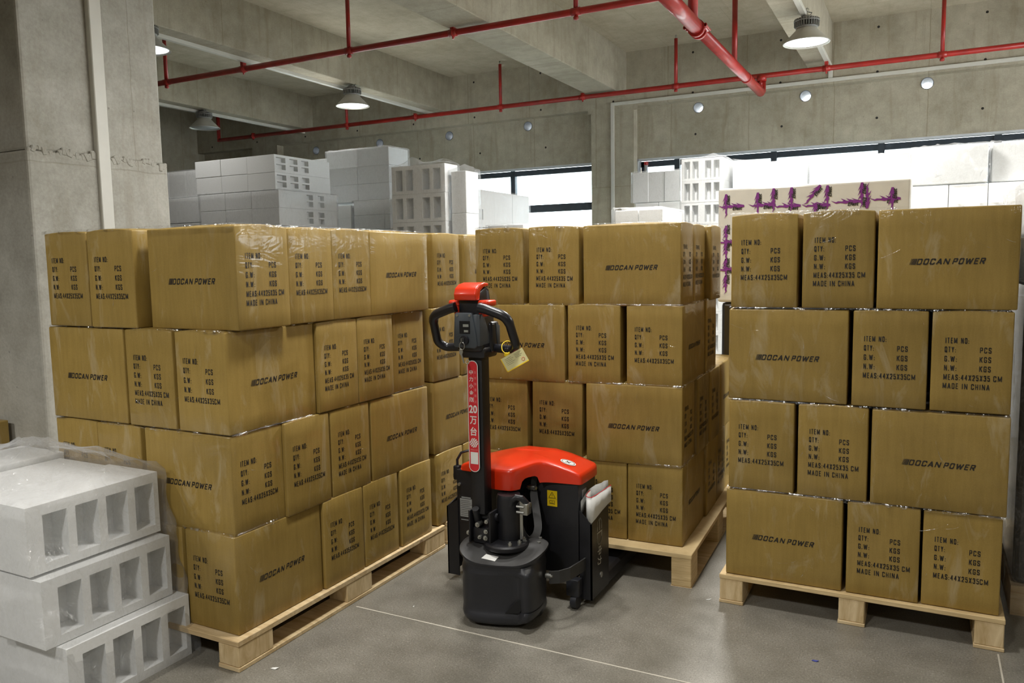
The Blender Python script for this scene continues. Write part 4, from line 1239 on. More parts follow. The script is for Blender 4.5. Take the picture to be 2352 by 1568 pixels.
# red promotional tag hanging on the tiller
def red_tag():
    W2, H2, R2 = .0235, .2175, .0225
    c = Vector((-1.521, 2.603, .803))
    t = thing('hanging_tag', 'long red and white tag printed in Chinese hanging down the truck tiller', 'tag', c)
    def stadium(inset, k=12):
        w, h, r = W2 - inset, H2 - inset, R2 - inset
        P = []
        for cx, cz, a0 in ((w - r, h - r, 0), (-w + r, h - r, PI / 2), (-w + r, -h + r, PI), (w - r, -h + r, 1.5 * PI)):
            for i in range(k + 1): P.append((cx + r * math.cos(a0 + PI / 2 * i / k), cz + r * math.sin(a0 + PI / 2 * i / k)))
        return P
    b = MB()
    b.prism(stadium(0), -.0012, 0, 'Y'); b.build('tag_backing', M['tag_white'], t)
    b = MB(); b.prism(stadium(.0028), -.0018, -.0010, 'Y'); face = b.build('tag_face', M['tag_red'], t)
    b = MB()
    y = -.0022
    def put(ch, x, z, w, h, mi, bold=.02):
        b.mi = mi
        me = text_mesh(ch, h, w, bold=bold)
        b.add_mesh(me, face_mat((x, y, z), (1, 0, 0), (0, 0, 1)))
    for i, ch in enumerate('\u4e2d\u529b\u5c0f\u91d1\u521a'): put(ch, -.0145, .163 - i * .0265, .017, .0185, 0, .012)
    for i, ch in enumerate('\u5168\u7403\u9500\u91cf\u8d85\u8fc7'): put(ch, .0075, .168 - i * .0228, .009, .0105, 1, .0)
    b.mi = 1
    for x in (-.0155, .0050): b.quad([(x, y, .050), (x + .0005, y, .050), (x + .0005, y, .185), (x, y, .185)])
    put('20', -.018, .0135, .0355, .0315, 0, .03); put('\u4e07', -.0155, -.0300, .030, .032, 0, .02); put('\u53f0', -.0145, -.0745, .029, .034, 0, .02)
    # striped ball
    b.mi = 0
    cz = -.1025; r = .0185
    n = 36
    for k in range(5):
        lo, hi = -1 + k * .42, -1 + k * .42 + .27
        A, B = [], []
        for i in range(n + 1):
            u = -1 + 2 * i / n
            for L_, v in ((A, lo), (B, hi)):
                vv = max(-1, min(1, v + .28 * math.sin(u * 2.2)))
                # rotate and clip to the circle
                x_, z_ = u * math.cos(.6) - vv * math.sin(.6), u * math.sin(.6) + vv * math.cos(.6)
                q = math.hypot(x_, z_)
                if q > 1: x_, z_ = x_ / q, z_ / q
                L_.append(b.bm.verts.new((x_ * r, y, cz + z_ * r)))
        for i in range(n):
            try: b.bm.faces.new((A[i], A[i + 1], B[i + 1], B[i]))
            except ValueError: pass
    b.quad([(-.0155, y, -.186), (.0175, y, -.186), (.0175, y, -.139), (-.0155, y, -.139)])
    put('\u5fb7\u56fd\u7ea2\u70b9\u5956', -.0155, -.1335, .032, .007, 1, 0)
    b.build('tag_print', [M['tag_white'], M['tag_pale']], face)
    b = MB(); b.tube([(-.018 + .008 * math.cos(a), -.004 - .004 * math.sin(2 * a), .214 + .009 * math.sin(a)) for a in [2 * PI * k / 14 for k in range(14)]], .0013, 6, closed=True); b.build('tie', M['tag_white'], t)
red_tag()
def yellow_tag():
    c = Vector((-1.352, 2.63, 1.027))
    t = thing('inspection_tag', 'small pale yellow card tag tied to the right handle loop', 'tag', c)
    rot = Matrix.Rotation(R(22), 3, 'Z') @ Matrix.Rotation(R(-12), 3, 'X') @ Matrix.Rotation(R(-29), 3, 'Y')
    def bld(b, name, mat):
        for v in b.bm.verts: v.co = rot @ v.co
        b.build(name, mat, t)
    b = MB(); b.box(-.046, .046, -.0006, .0006, -.028, .028); bld(b, 'card', M['tag_card'])
    b = MB(); b.box(-.046, .046, -.0014, -.0004, -.0285, -.0245); b.box(-.0465, -.0435, -.0014, -.0004, -.0285, .0285); bld(b, 'yellow_border', M['yellow'])
    b = MB()
    for k in range(5): b.box(-.034, -.006 + .006 * (k % 2), -.0012, -.0004, .018 - k * .006, .0186 - k * .006)
    for k in range(4): b.box(.006, .036 - .006 * (k % 2), -.0012, -.0004, .020 - k * .005, .0206 - k * .005)
    bld(b, 'print', M['dust'])
    b = MB(); b.tube([(.030 + .006 * math.cos(a), -.0009, -.012 + .006 * math.sin(a)) for a in [2 * PI * k / 16 for k in range(16)]], .0007, 5, closed=True); bld(b, 'red_stamp', M['tag_red'])
    b = MB()
    b.tube(spline([(-.034, -.004, .022), (-.050, -.004, .034), (-.058, .010, .055), (-.050, .034, .066), (-.040, .052, .058), (-.034, .048, .036), (-.032, .012, .024)], 4), .0018, 6)
    b.box(-.042, -.022, -.006, .006, .012, .026, bev=.002)
    b.build('zip_tie', M['yellow'], t)
M['tag_card'] = plain('cream_card', srgb(214, 206, 150), .5, vary=.08)
yellow_tag()
# folded manual in the side pocket
def manual():
    c = Vector((-1.165, 2.95, .36))
    t = thing('folded_manual', 'white folded manual tucked into the side pocket of the pallet truck', 'booklet', c)
    def sheet(path, z0, z1, name, mat, thick=.002):
        b = MB()
        A = None
        for i, (x, y, dz0, dz1) in enumerate(path):
            ring = [b.bm.verts.new((x - c.x, y - c.y, z0 + dz0 - c.z)), b.bm.verts.new((x - c.x, y - c.y, z1 + dz1 - c.z))]
            if A: b.bm.faces.new((A[0], ring[0], ring[1], A[1]))
            A = ring
        o = b.build(name, mat, t, smooth=True)
        so = o.modifiers.new('solid', 'SOLIDIFY'); so.thickness = thick
        return o
    path = [(-1.186, 2.985, .045, .0), (-1.182, 2.93, .025, .0), (-1.176, 2.895, .0, .0), (-1.168, 2.878, -.010, .0), (-1.155, 2.868, -.022, 0), (-1.143, 2.872, -.012, .0), (-1.136, 2.895, .0, .003), (-1.130, 2.95, .018, .006), (-1.124, 2.99, .030, .010), (-1.112, 3.01, .045, .018)]
    sheet(path, .362, .455, 'cover_sheet', M['paper'])
    b = MB()
    pr = None
    for (x, y, d0, d1) in path:
        p = (x - c.x, y - c.y, .4555 + d1 - c.z)
        if pr: b.tube([pr, p], .0014, 6)
        pr = p
    b.build('red_edge', M['tag_red'], t)
    path2 = [(-1.196, 2.885, .0, .0), (-1.194, 2.91, .01, .01), (-1.190, 2.95, .02, .03), (-1.170, 2.985, .02, .045), (-1.152, 3.0, .03, .05), (-1.146, 3.02, .04, .055), (-1.135, 3.035, .05, .055)]
    sheet(path2, .375, .43, 'inner_sheet', M['grey_paper'], .0015)
M['grey_paper'] = plain('grey_paper', srgb(176, 176, 172), .7, vary=.25, vscale=40)
manual()
# ---------------------------------------------------------------- foam
def foam_block(x0, x1, y0, y1, z0, z1, parent, face=None, cols=(), rows=(), depth=.06, mat='foam', bev=.006):
    """a foam block; pockets are recessed into face 'px' (+X) or 'ny' (-Y). cols / rows are spans (0..1) along the face and up it"""
    b = MB()
    if face is None:
        b.box(x0, x1, y0, y1, z0, z1, bev=bev)
    else:
        if face == 'px':
            P = lambda u, w, d: (x1 - d, y0 + u * (y1 - y0), z0 + w * (z1 - z0))
        else:
            P = lambda u, w, d: (x0 + u * (x1 - x0), y0 + d, z0 + w * (z1 - z0))
        D = (x1 - x0) if face == 'px' else (y1 - y0)
        us = sorted({0, 1, *[c for s in cols for c in s]}); ws = sorted({0, 1, *[c for s in rows for c in s]})
        def pocket(u0, u1, w0, w1):
            return any(a <= u0 + 1e-6 and u1 <= c + 1e-6 for a, c in cols) and any(a <= w0 + 1e-6 and w1 <= c + 1e-6 for a, c in rows)
        for u0, u1 in zip(us, us[1:]):
            for w0, w1 in zip(ws, ws[1:]):
                d = depth if pocket(u0, u1, w0, w1) else 0
                b.quad([P(u0, w0, d), P(u1, w0, d), P(u1, w1, d), P(u0, w1, d)])
                if d:
                    for (a, c) in (((u0, w0), (u1, w0)), ((u1, w0), (u1, w1)), ((u1, w1), (u0, w1)), ((u0, w1), (u0, w0))):
                        b.quad([P(*a, 0), P(*c, 0), P(*c, d), P(*a, d)])
        b.quad([P(0, 0, D), P(0, 1, D), P(1, 1, D), P(1, 0, D)])
        for a, c in (((0, 0), (1, 0)), ((1, 0), (1, 1)), ((1, 1), (0, 1)), ((0, 1), (0, 0))):
            b.quad([P(*a, 0), P(*c, 0), P(*c, D), P(*a, D)])
        bmesh.ops.remove_doubles(b.bm, verts=b.bm.verts, dist=.0008)
    return b.build('foam_block', M[mat], parent)
def film_shell(x0, x1, y0, y1, z0, z1, parent, seed=0, amp=.014, nx=26, tuft=None, radial=None, name='plastic_film', mat='film', skip_bottom=True, sag=0.0):
    b = MB()
    off = Vector((seed * 3.1, seed * 1.7, seed * .9))
    def disp(p, nrm):
        n1 = noise.noise(p * 4 + off); n2 = noise.noise(Vector((p.x * 9, p.y * 9, p.z * 5)) + off * 2); n3 = noise.noise(p * 22 + off)
        q = p + nrm * (amp * (.4 + .9 * n1 + .7 * abs(n2) + .35 * n3))
        if radial and nrm.y < -.5:
            rx_, rz_, rr_ = radial
            d = math.hypot(p.x - rx_, p.z - rz_); a = math.atan2(p.z - rz_, p.x - rx_)
            q = p + nrm * (.004 + .022 * math.exp(-(d / rr_) ** 2) * (1 + .5 * math.sin(13 * a + 2 * n1)) + .008 * math.sin(17 * a + 3 * n1) * math.exp(-(d / (rr_ * 3)) ** 2))
        if tuft:
            for (tx, ty, tr, th) in tuft:
                d = math.hypot(p.x - tx, p.y - ty)
                if d < tr and nrm.z > .5: q.z += th * (1 - d / tr) ** 1.6 * (1 + .4 * n2)
        return q
    def grid(f, n, m, nrm):
        V = [[b.bm.verts.new(disp(Vector(f(i / n, j / m)), Vector(nrm))) for j in range(m + 1)] for i in range(n + 1)]
        for i in range(n):
            for j in range(m): b.bm.faces.new((V[i][j], V[i + 1][j], V[i + 1][j + 1], V[i][j + 1]))
    L = max(x1 - x0, y1 - y0, z1 - z0)
    k = lambda d: max(4, int(nx * d / L))
    a, c, e = k(x1 - x0), k(y1 - y0), k(z1 - z0)
    grid(lambda u, v: (x0 + u * (x1 - x0), y0, z0 + v * (z1 - z0)), a, e, (0, -1, 0))
    grid(lambda u, v: (x0 + u * (x1 - x0), y1, z0 + v * (z1 - z0)), a, e, (0, 1, 0))
    grid(lambda u, v: (x1, y0 + u * (y1 - y0), z0 + v * (z1 - z0)), c, e, (1, 0, 0))
    grid(lambda u, v: (x0, y0 + u * (y1 - y0), z0 + v * (z1 - z0)), c, e, (-1, 0, 0))
    grid(lambda u, v: (x0 + u * (x1 - x0), y0 + v * (y1 - y0), z1), a, c, (0, 0, 1))
    bmesh.ops.remove_doubles(b.bm, verts=b.bm.verts, dist=amp * 1.4)
    return b.build(name, M[mat], parent, smooth=True)
GF = 'foam bundles stacked at the back'
M['bag'] = film('crinkled_clear_bag', .10, 1.3, .10, .55)
def bundle(label, x0, x1, y0, y1, z0, z1, nx=1, nz=1, ny=1, face=None, cols=(), rows=(), film=True, seed=1, amp=.012, group=GF, tuft=None, depth=.06, jit=.0025, fx=26, only=None, radial=None, fmat='film'):
    t = thing('foam_bundle', label, 'foam bundle', ((x0 + x1) / 2, (y0 + y1) / 2, z0), 0, group)
    rr = random.Random(seed)
    objs = []
    for i in range(nx):
        for j in range(ny):
            for k in range(nz):
                a = x0 + (x1 - x0) * i / nx; c = x0 + (x1 - x0) * (i + 1) / nx
                e = y0 + (y1 - y0) * j / ny; f = y0 + (y1 - y0) * (j + 1) / ny
                g = z0 + (z1 - z0) * k / nz; h = z0 + (z1 - z0) * (k + 1) / nz
                dx, dy = rr.uniform(-jit, jit), rr.uniform(-jit, jit)
                fc = face
                if face == 'px' and i < nx - 1: fc = None
                if face == 'ny' and j > 0: fc = None
                if only is not None and (i, j, k) not in only: fc = None
                objs.append(foam_block(a + dx, c + dx - .003, e + dy, f + dy - .003, g, h - .002, t, fc, cols, rows, depth))
    if film: objs.append(film_shell(x0 - .01, x1 + .01, y0 - .012, y1 + .01, z0 + .003, z1 + .008, t, seed, amp, fx, tuft, radial, mat=fmat))
    for o in objs: o.location = -Vector(t.location)
    return t
PR3 = [(.06, .19), (.27, .40), (.48, .61)]
# far left group, behind the column
bundle('foam bundle with six double slots, top of the left stack by the unlit lamp', -7.95, -6.66, 7.0, 7.96, 2.27, 2.67, nx=3, nz=2, face='px', cols=[(.03, .19), (.26, .40), (.47, .60)], rows=[(.16, .46), (.56, .86)], seed=2, film=False)
bundle('foam bundle with slots to the right, under the top left bundle', -7.90, -6.62, 7.0, 8.02, 1.86, 2.265, nx=3, nz=2, face='px', cols=[(.46, .57), (.66, .77)], rows=[(.16, .46), (.56, .86)], seed=3, amp=.01)
bundle('foam bundle low in the left stack, hidden behind the left cartons', -7.90, -6.62, 7.0, 8.02, 0, 1.855, nx=1, nz=3, seed=4, film=False)
bundle('foam bundle left of the top slotted bundle, upper', -8.92, -8.0, 7.15, 8.1, 2.27, 2.60, nx=3, nz=1, seed=5, amp=.01)
bundle('foam bundle left of the slotted bundles, middle', -8.92, -8.0, 7.12, 8.1, 1.95, 2.265, nx=2, nz=1, seed=6, amp=.014)
bundle('foam bundle left of the slotted bundles, lower', -8.9, -8.0, 7.12, 8.1, 0, 1.945, nx=1, nz=5, seed=7, film=False)
bundle('foam bundle in the dark beside the big column, upper', -10.2, -9.0, 7.35, 8.3, 2.05, 2.53, nx=2, nz=1, seed=8, amp=.01)
bundle('foam bundle in the dark beside the big column, lower', -10.2, -9.0, 7.35, 8.3, 0, 2.045, nx=1, nz=5, seed=9, film=False)
# tall bundle in front of the wall
bundle('tallest white foam bundle under the third wall vent', -7.58, -6.50, 9.0, 9.46, 2.26, 2.98, nx=2, nz=3, seed=10, amp=.016, fx=30)
bundle('foam bundle behind the top slotted bundle, touching the tallest one', -8.75, -7.62, 9.2, 10.1, 2.2, 2.93, nx=2, nz=2, seed=11, film=False)
bundle('foam bundle under the tallest bundle, with slots on its right', -7.45, -6.98, 8.75, 9.6, 1.86, 2.20, nx=1, nz=2, face='px', cols=[(.2, .45)], rows=[(.12, .42), (.56, .86)], seed=12, film=False)
bundle('wrapped foam bundle under the tallest one, left of the tray tower', -6.93, -5.9, 8.75, 9.6, 1.86, 2.245, nx=2, nz=2, seed=13, amp=.014)
bundle('foam bundle at the foot of the tallest bundle', -7.5, -5.9, 8.75, 9.95, 0, 1.855, nx=1, nz=3, seed=14, film=False)
bundle('foam bundle at the foot of the stack behind', -8.75, -7.6, 9.2, 10.1, 0, 2.195, nx=1, nz=3, seed=15, film=False)
# tray tower left of the middle window
TC = [(.07, .21), (.27, .41), (.58, .72), (.78, .92)]
bundle('tower of pocketed foam trays in a bag, left of the middle window', -4.31, -3.74, 6.0, 6.22, .51, 2.262, nx=1, nz=7, face='ny', cols=TC, rows=[(.12, .86)], seed=16, amp=.012, tuft=[(-4.14, 6.12, .14, .10), (-3.88, 6.2, .2, .06)], depth=.1, fx=34)
bundle('foam bundle at the foot of the tray tower', -4.31, -3.74, 6.0, 6.22, 0, .505, seed=17, film=False)
bundle('loosely bagged foam column right of the tray tower', -3.71, -3.555, 6.05, 6.27, 0, 2.19, nx=1, nz=6, seed=18, amp=.026, tuft=[(-3.63, 6.15, .1, .05)], fx=40)
bundle('film wrapped foam bundle standing before the middle window', -5.6, -4.6, 8.0, 9.44, 1.80, 2.235, nx=1, ny=3, nz=1, face='px', cols=[(.24, .31), (.36, .43)], rows=[(.2, .48)], seed=19, amp=.01, depth=.05, only=[(0, 0, 0)])
bundle('foam bundle under the wrapped bundle before the middle window', -5.6, -4.6, 8.0, 9.44, 0, 1.795, nz=3, seed=20, film=False)
bundle('low bagged foam tray just above the middle carton stack', -3.32, -2.98, 6.0, 6.5, 0, 1.70, nz=7, face='ny', cols=[(.1, .3), (.4, .6), (.7, .9)], rows=[(.15, .8)], seed=21, amp=.012)
# right of the wall column
bundle('pale foam bundle leaning by the wall column and right window, upper', -3.38, -2.74, 10.0, 10.6, 2.12, 2.505, nx=3, seed=22, amp=.012)
bundle('pale foam bundle by the wall column, lower', -3.34, -2.72, 10.0, 10.6, 0, 2.115, nx=2, nz=5, seed=23, film=False)
bundle('tower of pocketed foam trays against the bright right window', -2.19, -1.78, 8.0, 8.5, .43, 2.385, nz=9, face='ny', cols=[(.07, .21), (.27, .42), (.58, .73), (.79, .93)], rows=[(.1, .88)], seed=24, amp=.012, depth=.1, tuft=[(-1.9, 8.1, .14, .05)], fx=36)
bundle('foam bundle at the foot of the tower before the right window', -2.19, -1.78, 8.0, 8.5, 0, .425, seed=25, film=False)
bundle('bright film wrapped foam bundle just right of the tray tower', -1.74, -1.50, 8.3, 8.9, 0, 2.36, nz=5, seed=26, amp=.02)
bundle('glowing wrapped foam block in front of the right window, left one', -2.05, -1.28, 10.3, 11.0, 2.12, 2.55, nx=2, seed=27, amp=.012)
bundle('long glowing foam block in front of the right window, middle', -1.25, -.30, 10.3, 11.0, 2.12, 2.56, nx=1, seed=28, amp=.008)
bundle('glowing foam blocks carrying the long one by the right window', -2.05, -.30, 10.3, 11.0, 0, 2.115, nx=2, nz=4, seed=29, film=False)
bundle('glowing foam block at the right end of the bright row', -.40, -.10, 8.3, 8.9, 0, 2.33, nz=5, seed=30, film=False)
bundle('creased plastic bag of foam on the long bundle at right', -.10, .415, 7.0, 7.6, 1.925, 2.215, nx=1, seed=31, amp=.02, fx=56, radial=(.16, 2.06, .07), fmat='bag')
bundle('long pale foam bundle above the right carton stack', -.10, 1.2, 7.0, 7.6, 1.55, 1.92, nx=5, seed=32, film=False)
bundle('foam bundle supporting the long pale one at right', -.10, 1.2, 7.0, 7.6, 0, 1.545, nx=1, nz=3, seed=33, film=False)
bundle('bagged foam block right of the creased bag, at the right edge', .44, 1.2, 7.08, 7.6, 1.93, 2.22, nz=1, seed=34, amp=.018, fx=44)
bundle('small bagged foam bundle by the wall column, above the middle cartons', -1.92, -1.58, 5.3, 5.8, 1.52, 1.735, nx=2, seed=35, amp=.012)
bundle('foam bundle under the small bagged one by the wall column', -1.92, -1.50, 5.3, 5.8, 0, 1.515, nz=4, seed=36, film=False)
bundle('white foam under loose film at the right edge beside the right cartons', .345, 1.05, 3.5, 4.3, 1.28, 1.64, nx=1, nz=2, seed=37, amp=.022, tuft=[(.62, 3.9, .3, .1)], fx=44, fmat='bag')
def film_load():
    t = thing('wrapped_load', 'dark load under hanging clear film at the right edge of the right cartons', 'pallet load', (.75, 3.9, 0))
    o = []
    b = MB(); b.box(.345, 1.05, 3.52, 4.3, .12, 1.275, bev=.02); o.append(b.build('load', M['black_wrap'], t))
    b = MB(); b.box(.34, 1.06, 3.5, 4.32, .10, .118); o.append(b.build('deck', M['wood'], t))
    for x in (.34, .65, .96):
        b = MB(); b.box(x, x + .1, 3.5, 4.32, 0, .1); o.append(b.build('bearer', M['wood'], t))
    o.append(film_shell(.325, 1.10, 3.47, 4.36, .004, 1.29, t, 41, .014, 60, mat='bag'))
    for q in o: q.location = -Vector(t.location)
# front left bag of pocketed foam
def front_bag():
    t = thing('foam_bundle', 'large clear plastic bag of pocketed white foam trays at the near left', 'foam bundle', (-2.65, 1.63, 0))
    C4 = [(.11, .28), (.34, .51), (.57, .74), (.80, .96)]
    lay = [(0, .225, -2.315, 1.44, 1.90), (.228, .445, -2.362, 1.405, 1.872), (.455, .672, -2.405, 1.40, 1.872)]
    o = []
    for z0, z1, x1, y0, y1 in lay:
        o.append(foam_block(x1 - .26, x1, y0, y1, z0, z1, t, 'px', C4, [(.13, .84)], .085))
        o.append(foam_block(x1 - .53, x1 - .266, y0 + .01, y1 - .01, z0, z1, t))
        o.append(foam_block(x1 - .80, x1 - .536, y0 + .02, y1 + .01, z0, z1 + .02, t))
    b = MB()
    # loose bag: a skin following the blocks with folds, gathered at the top
    off = Vector((4.2, 1.3, 7.7))
    nu, nz = 150, 44
    def outline(z):
        k = min(1, max(0, z / .70))
        xr = -2.290 - .105 * k + .012 * math.sin(z * 30)
        return xr, -3.17, 1.385 - .01 * k, 1.908 - .028 * k
    rows_ = []
    for j in range(nz + 1):
        w = j / nz
        z = .004 + .676 * w
        xr, xl, yf, yb = outline(z)
        ring = []
        for i in range(nu):
            s = i / nu * 4
            e, f = int(s), s - int(s)
            x, y = ((xl + (xr - xl) * f, yf), (xr, yf + (yb - yf) * f), (xr + (xl - xr) * f, yb), (xl, yb + (yf - yb) * f))[e]
            p = Vector((x, y, z))
            nrm = Vector(((0, -1, 0), (1, 0, 0), (0, 1, 0), (-1, 0, 0))[e])
            n1 = noise.noise(p * 3 + off); n2 = noise.noise(Vector((p.x * 8 + p.z * 5, p.y * 8 - p.z * 5, p.z * 3)) + off); n3 = noise.noise(p * 18 + off)
            seam = math.exp(-((z - .23) / .03) ** 2) + math.exp(-((z - .45) / .03) ** 2)
            p += nrm * (.008 + .010 * n1 + .010 * abs(n2) + .004 * n3 - .012 * seam)
            ring.append(b.bm.verts.new(p))
        rows_.append(ring)
    for A, B in zip(rows_, rows_[1:]):
        for i in range(nu): b.bm.faces.new((A[i], A[(i + 1) % nu], B[(i + 1) % nu], B[i]))
    # crumpled top
    prev = rows_[-1]
    cx, cy = -2.75, 1.66
    for sc, dz in ((.93, .012), (.82, .03), (.68, .05), (.5, .075), (.3, .085), (.12, .08)):
        ring = []
        for v in rows_[-1]:
            p = Vector((cx + (v.co.x - cx) * sc, cy + (v.co.y - cy) * sc, .682 + dz))
            n1 = noise.noise(p * 6 + off); n2 = noise.noise(p * 15 + off * 2); n3 = noise.noise(p * 40)
            p.z += .05 * n1 + .035 * abs(n2) + .01 * n3
            ring.append(b.bm.verts.new(p))
        for i in range(nu): b.bm.faces.new((prev[i], prev[(i + 1) % nu], ring[(i + 1) % nu], ring[i]))
        prev = ring
    b.bm.faces.new(prev)
    o.append(b.build('plastic_bag', M['bag'], t, smooth=True))
    for q in o: q.location = -Vector(t.location)
front_bag()
# TAPED behind the right stack
M['tape_white'] = plain('white_block_tape', srgb(226, 223, 214), .45, coat=.3, vary=.08, vscale=12, bump=.2, bscale=14)
M['purple'] = plain('purple_flame_print', srgb(128, 48, 136), .45)
M['black_wrap'] = plain('black_stretch_wrap', (.012, .012, .014, 1), .25, coat=.5, bump=.5, bscale=18)
def taped_block():
    X0, X1, Y0, Y1, Z0, Z1 = -1.115, -.068, 4.9, 5.6, 1.125, 1.81
    o = None
    b = MB(); b.box(0, X1 - X0, 0, Y1 - Y0, 0, Z1 - Z0, bev=.015, seg=3)
    H = Z1 - Z0
    rr = random.Random(5)
    def mark(px, pz, ang, L=.115, layer=0):
        """one printed mark: a flame streak with the word under it; px,pz from the lower left of the front"""
        y = -.0030 - .0008 * layer
        ca, sa = math.cos(ang), math.sin(ang)
        T = lambda u, v, dy=0: (px + u * ca - v * sa, y - dy, pz + u * sa + v * ca)
        b.mi = 1
        n = 9
        top, bot = [], []
        for i in range(n):
            u = -L * .5 + L * i / (n - 1)
            w = (i / (n - 1)) ** .8 * (1 if i < n - 2 else .6)
            tooth = (.006 if i % 2 else 0) * (.4 + w)
            top.append((u - (.006 if i % 2 else 0), .002 + .009 * w + tooth)); bot.append((u, -.002 - .006 * w - (.004 if i % 3 == 0 else 0)))
        tip = (-L * .72, .012)
        for i in range(n - 1): b.quad([T(*bot[i]), T(*bot[i + 1]), T(*top[i + 1]), T(*top[i])])
        b.bm.faces.new([b.bm.verts.new(T(*q)) for q in (bot[0], top[0], tip)]).material_index = 1
        for k in range(3):
            u = -L * .2 + k * L * .22
            f = b.bm.faces.new([b.bm.verts.new(T(*q)) for q in ((u, .010), (u + .014, .011), (u - .016, .023))]); f.material_index = 1
        b.mi = 2
        me = text_mesh('Efest', .022, .058, bold=.03, shear=.25)
        m4 = face_mat(T(-.004, -.021, .0003), (ca, 0, sa), (-sa, 0, ca))
        b.add_mesh(me, m4)
    S_ = 1.047 / 449
    # positions measured along the block's face
    for u in (.09, .27, .41, .57, .73, .93): mark(u, H - .118 + .010 * math.sin(u * 9), 0, .13, 0)
    for (u, w, a) in ((.05, .075, PI / 2), (.235, .075, PI / 2), (.325, .055, PI / 2), (.425, .055, PI / 2), (.56, .15, PI / 2), (.62, .055, -PI / 2 + PI), (.80, .05, PI / 2), (.825, .075, -PI / 2), (.955, .085, PI / 2), (.545, .04, .9)):
        mark(u, H - w - .02, a, .12, 1)
    # the strip that shows down its left side
    for k in range(4): mark(.052, H - .27 - k * .100, PI / 2, .095, 1)
    for k in range(2): mark(.060, H - .325 - k * .165, 0, .10, 2)
    for (u, w) in ((.3, .3), (.6, .32), (.9, .3)): mark(u, H - w, PI / 2, .12, 1)
    o = b.build('taped_block', [M['tape_white'], M['purple'], M['ink']], recalc=False); o.location = (X0, Y0, Z0)
    tag(o, 'big white block bound with purple flame printed tape behind the right cartons', 'box')
    s = thing('wrapped_load', 'black wrapped pallet load under the big white taped block', 'pallet load', (X0, Y0, 0))
    b = MB(); b.box(.02, X1 - X0 - .02, .02, Y1 - Y0, .12, 1.122, bev=.02); b.build('load', M['black_wrap'], s)
    b = MB(); b.box(0, X1 - X0, 0, Y1 - Y0, .10, .118); b.build('deck', M['wood'], s)
    for x in (0, .45, .94):
        b = MB(); b.box(x, x + .1, 0, Y1 - Y0, 0, .1); b.build('bearer', M['wood'], s)
taped_block()
film_load()
# ---------------------------------------------------------------- odds and ends
m = MB(); m.box(-5.1, -4.53, 2.18, 2.59, 0, .56, bev=.006)
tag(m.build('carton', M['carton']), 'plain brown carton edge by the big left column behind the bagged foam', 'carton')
t = thing('capped_pipe', 'short white pipe with a red cap beside the right window', 'pipe', (-4.10, WY + .22, 0))
m = MB(); m.tube([(0, 0, .95), (0, 0, 2.93)], .03, 14); m.build('pipe', M['white_paint'], t)
m = MB(); m.tube([(0, 0, 2.93), (0, 0, 2.985)], .036, 14); m.build('cap', M['red'], t)
def scrap(x, y, L_, W_, rot, mat, label):
    b = MB()
    b.prism([(-L_, -W_ * .6), (L_ * .3, -W_), (L_, W_ * .2), (L_ * .2, W_), (-L_ * .7, W_ * .5)], 0, .0012, 'Z')
    for v in b.bm.verts:
        if v.co.x > L_ * .5: v.co.z += .003
    o = b.build('paper_scrap', M[mat]); o.location = (x, y, .0008); o.rotation_euler = (0, 0, rot)
    tag(o, label, 'litter')
M['blue'] = plain('blue_paper', srgb(50, 60, 140), .6)
scrap(-1.961, 1.949, .014, .007, .3, 'paper', 'white paper scrap on the floor in front of the left pallet corner')
scrap(-.289, 2.80, .012, .006, -.1, 'blue', 'small blue paper scrap on the floor before the right pallet')
scrap(-1.805, 2.57, .004, .003, 1.3, 'paper', 'tiny white crumb on the floor by the left pallet side')
scrap(-.739, 3.142, .012, .003, .6, 'paper', 'thin white sliver beside the left foot of the right pallet')
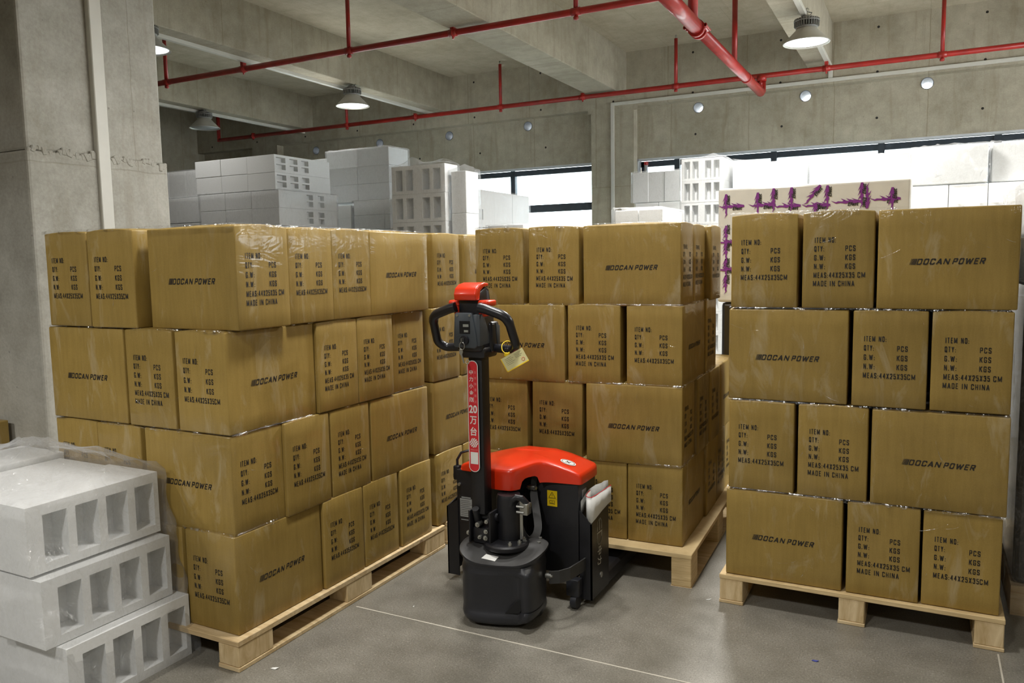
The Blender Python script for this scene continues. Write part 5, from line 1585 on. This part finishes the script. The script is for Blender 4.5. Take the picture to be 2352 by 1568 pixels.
# ---------------------------------------------------------------- bunched stretch film on the stacks
def stretch_film(label, frame, edges, glints, seed):
    b = MB()
    rr = random.Random(seed)
    for p0, p1, nrm in edges:
        p0, p1, nrm = Vector(p0), Vector(p1), Vector(nrm)
        L = (p1 - p0).length
        n = max(6, int(L / .018))
        A = None
        s0 = rr.uniform(0, 50)
        for i in range(n + 1):
            u = i / n
            c = p0.lerp(p1, u)
            q = Vector((u * L * 7 + s0, seed, 0))
            a = noise.noise(q); a2 = noise.noise(q * 4.3)
            dn = .004 + .010 * max(0, a) + .002 * a2
            up = .005 + .009 * max(0, a) + .003 * a2
            pts = [c + nrm * (.004 + .0015 * a2) + Vector((0, 0, -dn)), c + nrm * (.0045 + .0025 * a2) + Vector((0, 0, .002)), c + nrm * (.001) + Vector((0, 0, .0055 + .0015 * a)), c - nrm * up + Vector((0, 0, .0075 + .002 * a2))]
            ring = [b.bm.verts.new(frame @ p) for p in pts]
            if A:
                for k in range(3): b.bm.faces.new((A[k], A[k + 1], ring[k + 1], ring[k]))
            A = ring
    for (o, right, up, w, h, cnt) in glints:
        o, right, up = Vector(o), Vector(right), Vector(up)
        nrm = right.cross(up)
        for _ in range(cnt):
            x, z = rr.uniform(.02, w - .02), rr.uniform(.02, h - .02)
            ang = rr.choice((-.5, -.35, .3, 1.2, 1.4, -1.1)) + rr.uniform(-.15, .15)
            L = rr.choice((.012, .02, .03, .05)) * rr.uniform(.7, 1.3)
            wd = rr.uniform(.0006, .0016)
            d = right * math.cos(ang) + up * math.sin(ang); e = nrm.cross(d)
            c = o + right * x + up * z + nrm * .0055
            n = 6; A = None
            for i in range(n + 1):
                u = i / n * 2 - 1
                ww = wd * (1 - u * u) + .0002
                cc = c + d * (u * L) + e * (.15 * L * u * u) + nrm * .0012 * (1 - u * u)
                ring = [b.bm.verts.new(frame @ p) for p in (cc - e * ww, cc + nrm * ww * .9, cc + e * ww)]
                if A:
                    for k in range(2): b.bm.faces.new((A[k], A[k + 1], ring[k + 1], ring[k]))
                A = ring
    tag(b.build('stretch_film', M['crease'], smooth=True, recalc=False), label, 'stretch film')
def crease():
    t = NT('bunched_film_crease')
    gl = t.n('ShaderNodeBsdfGlossy'); gl.inputs['Roughness'].default_value = .16; gl.inputs[0].default_value = (1, 1, 1, 1)
    tr = t.n('ShaderNodeBsdfTransparent'); tr.inputs[0].default_value = (.95, .95, .95, 1)
    n = t.noise(t.pos(), 55, 3, .6)
    t.l(t.bump(n, .8, .006), gl.inputs['Normal'])
    f = t.ramp(t.noise(t.pos(), 26, 4, .65), [(.50, (.02,) * 3), (.68, (.5,) * 3)])
    mx = t.n('ShaderNodeMixShader'); t.l(f, mx.inputs[0]); t.l(tr.outputs[0], mx.inputs[1]); t.l(gl.outputs[0], mx.inputs[2])
    t.l(mx.outputs[0], t.o.inputs['Surface'])
    return t.m
M['crease'] = crease()
FX, RX, UP = (1, 0, 0), (0, 1, 0), (0, 0, 1)
e = []
for k in range(4):
    z = ZA[k] + CH + .004
    xr = -2.03 if k == 3 else -2.07
    e += [((-3.02, AF, z), (xr, AF, z), (0, -1, 0)), ((xr, AF, z), (-2.07 if k < 3 else -2.06, 3.10, z), (1, 0, 0))]
stretch_film('clear stretch film bunched along the carton edges of the left stack', I4, e, [((-3.02, AF, .12), FX, UP, .93, 1.38, 22), ((-2.065, AF, .12), RX, UP, 1.2, 1.38, 34)], 3)
e = []
for k in range(4):
    z = ZB[k] + CH + .003
    e += [((-.985, 0, z), (0, 0, z), (0, -1, 0)), ((0, 0, z), (0, 1.15, z), (1, 0, 0))]
stretch_film('clear stretch film bunched along the carton edges of the middle stack', FB, e, [((-.97, 0, .15), FX, UP, .95, 1.38, 26), ((.003, 0, .15), RX, UP, 1.15, 1.38, 26)], 5)
e = []
for k in range(4):
    z = ZC[k] + CH + .004
    e += [((-.672, CF, z), (.283, CF, z), (0, -1, 0))]
stretch_film('clear stretch film bunched along the carton edges of the right stack', I4, e, [((-.67, CF, .13), FX, UP, .95, 1.42, 44)], 8)
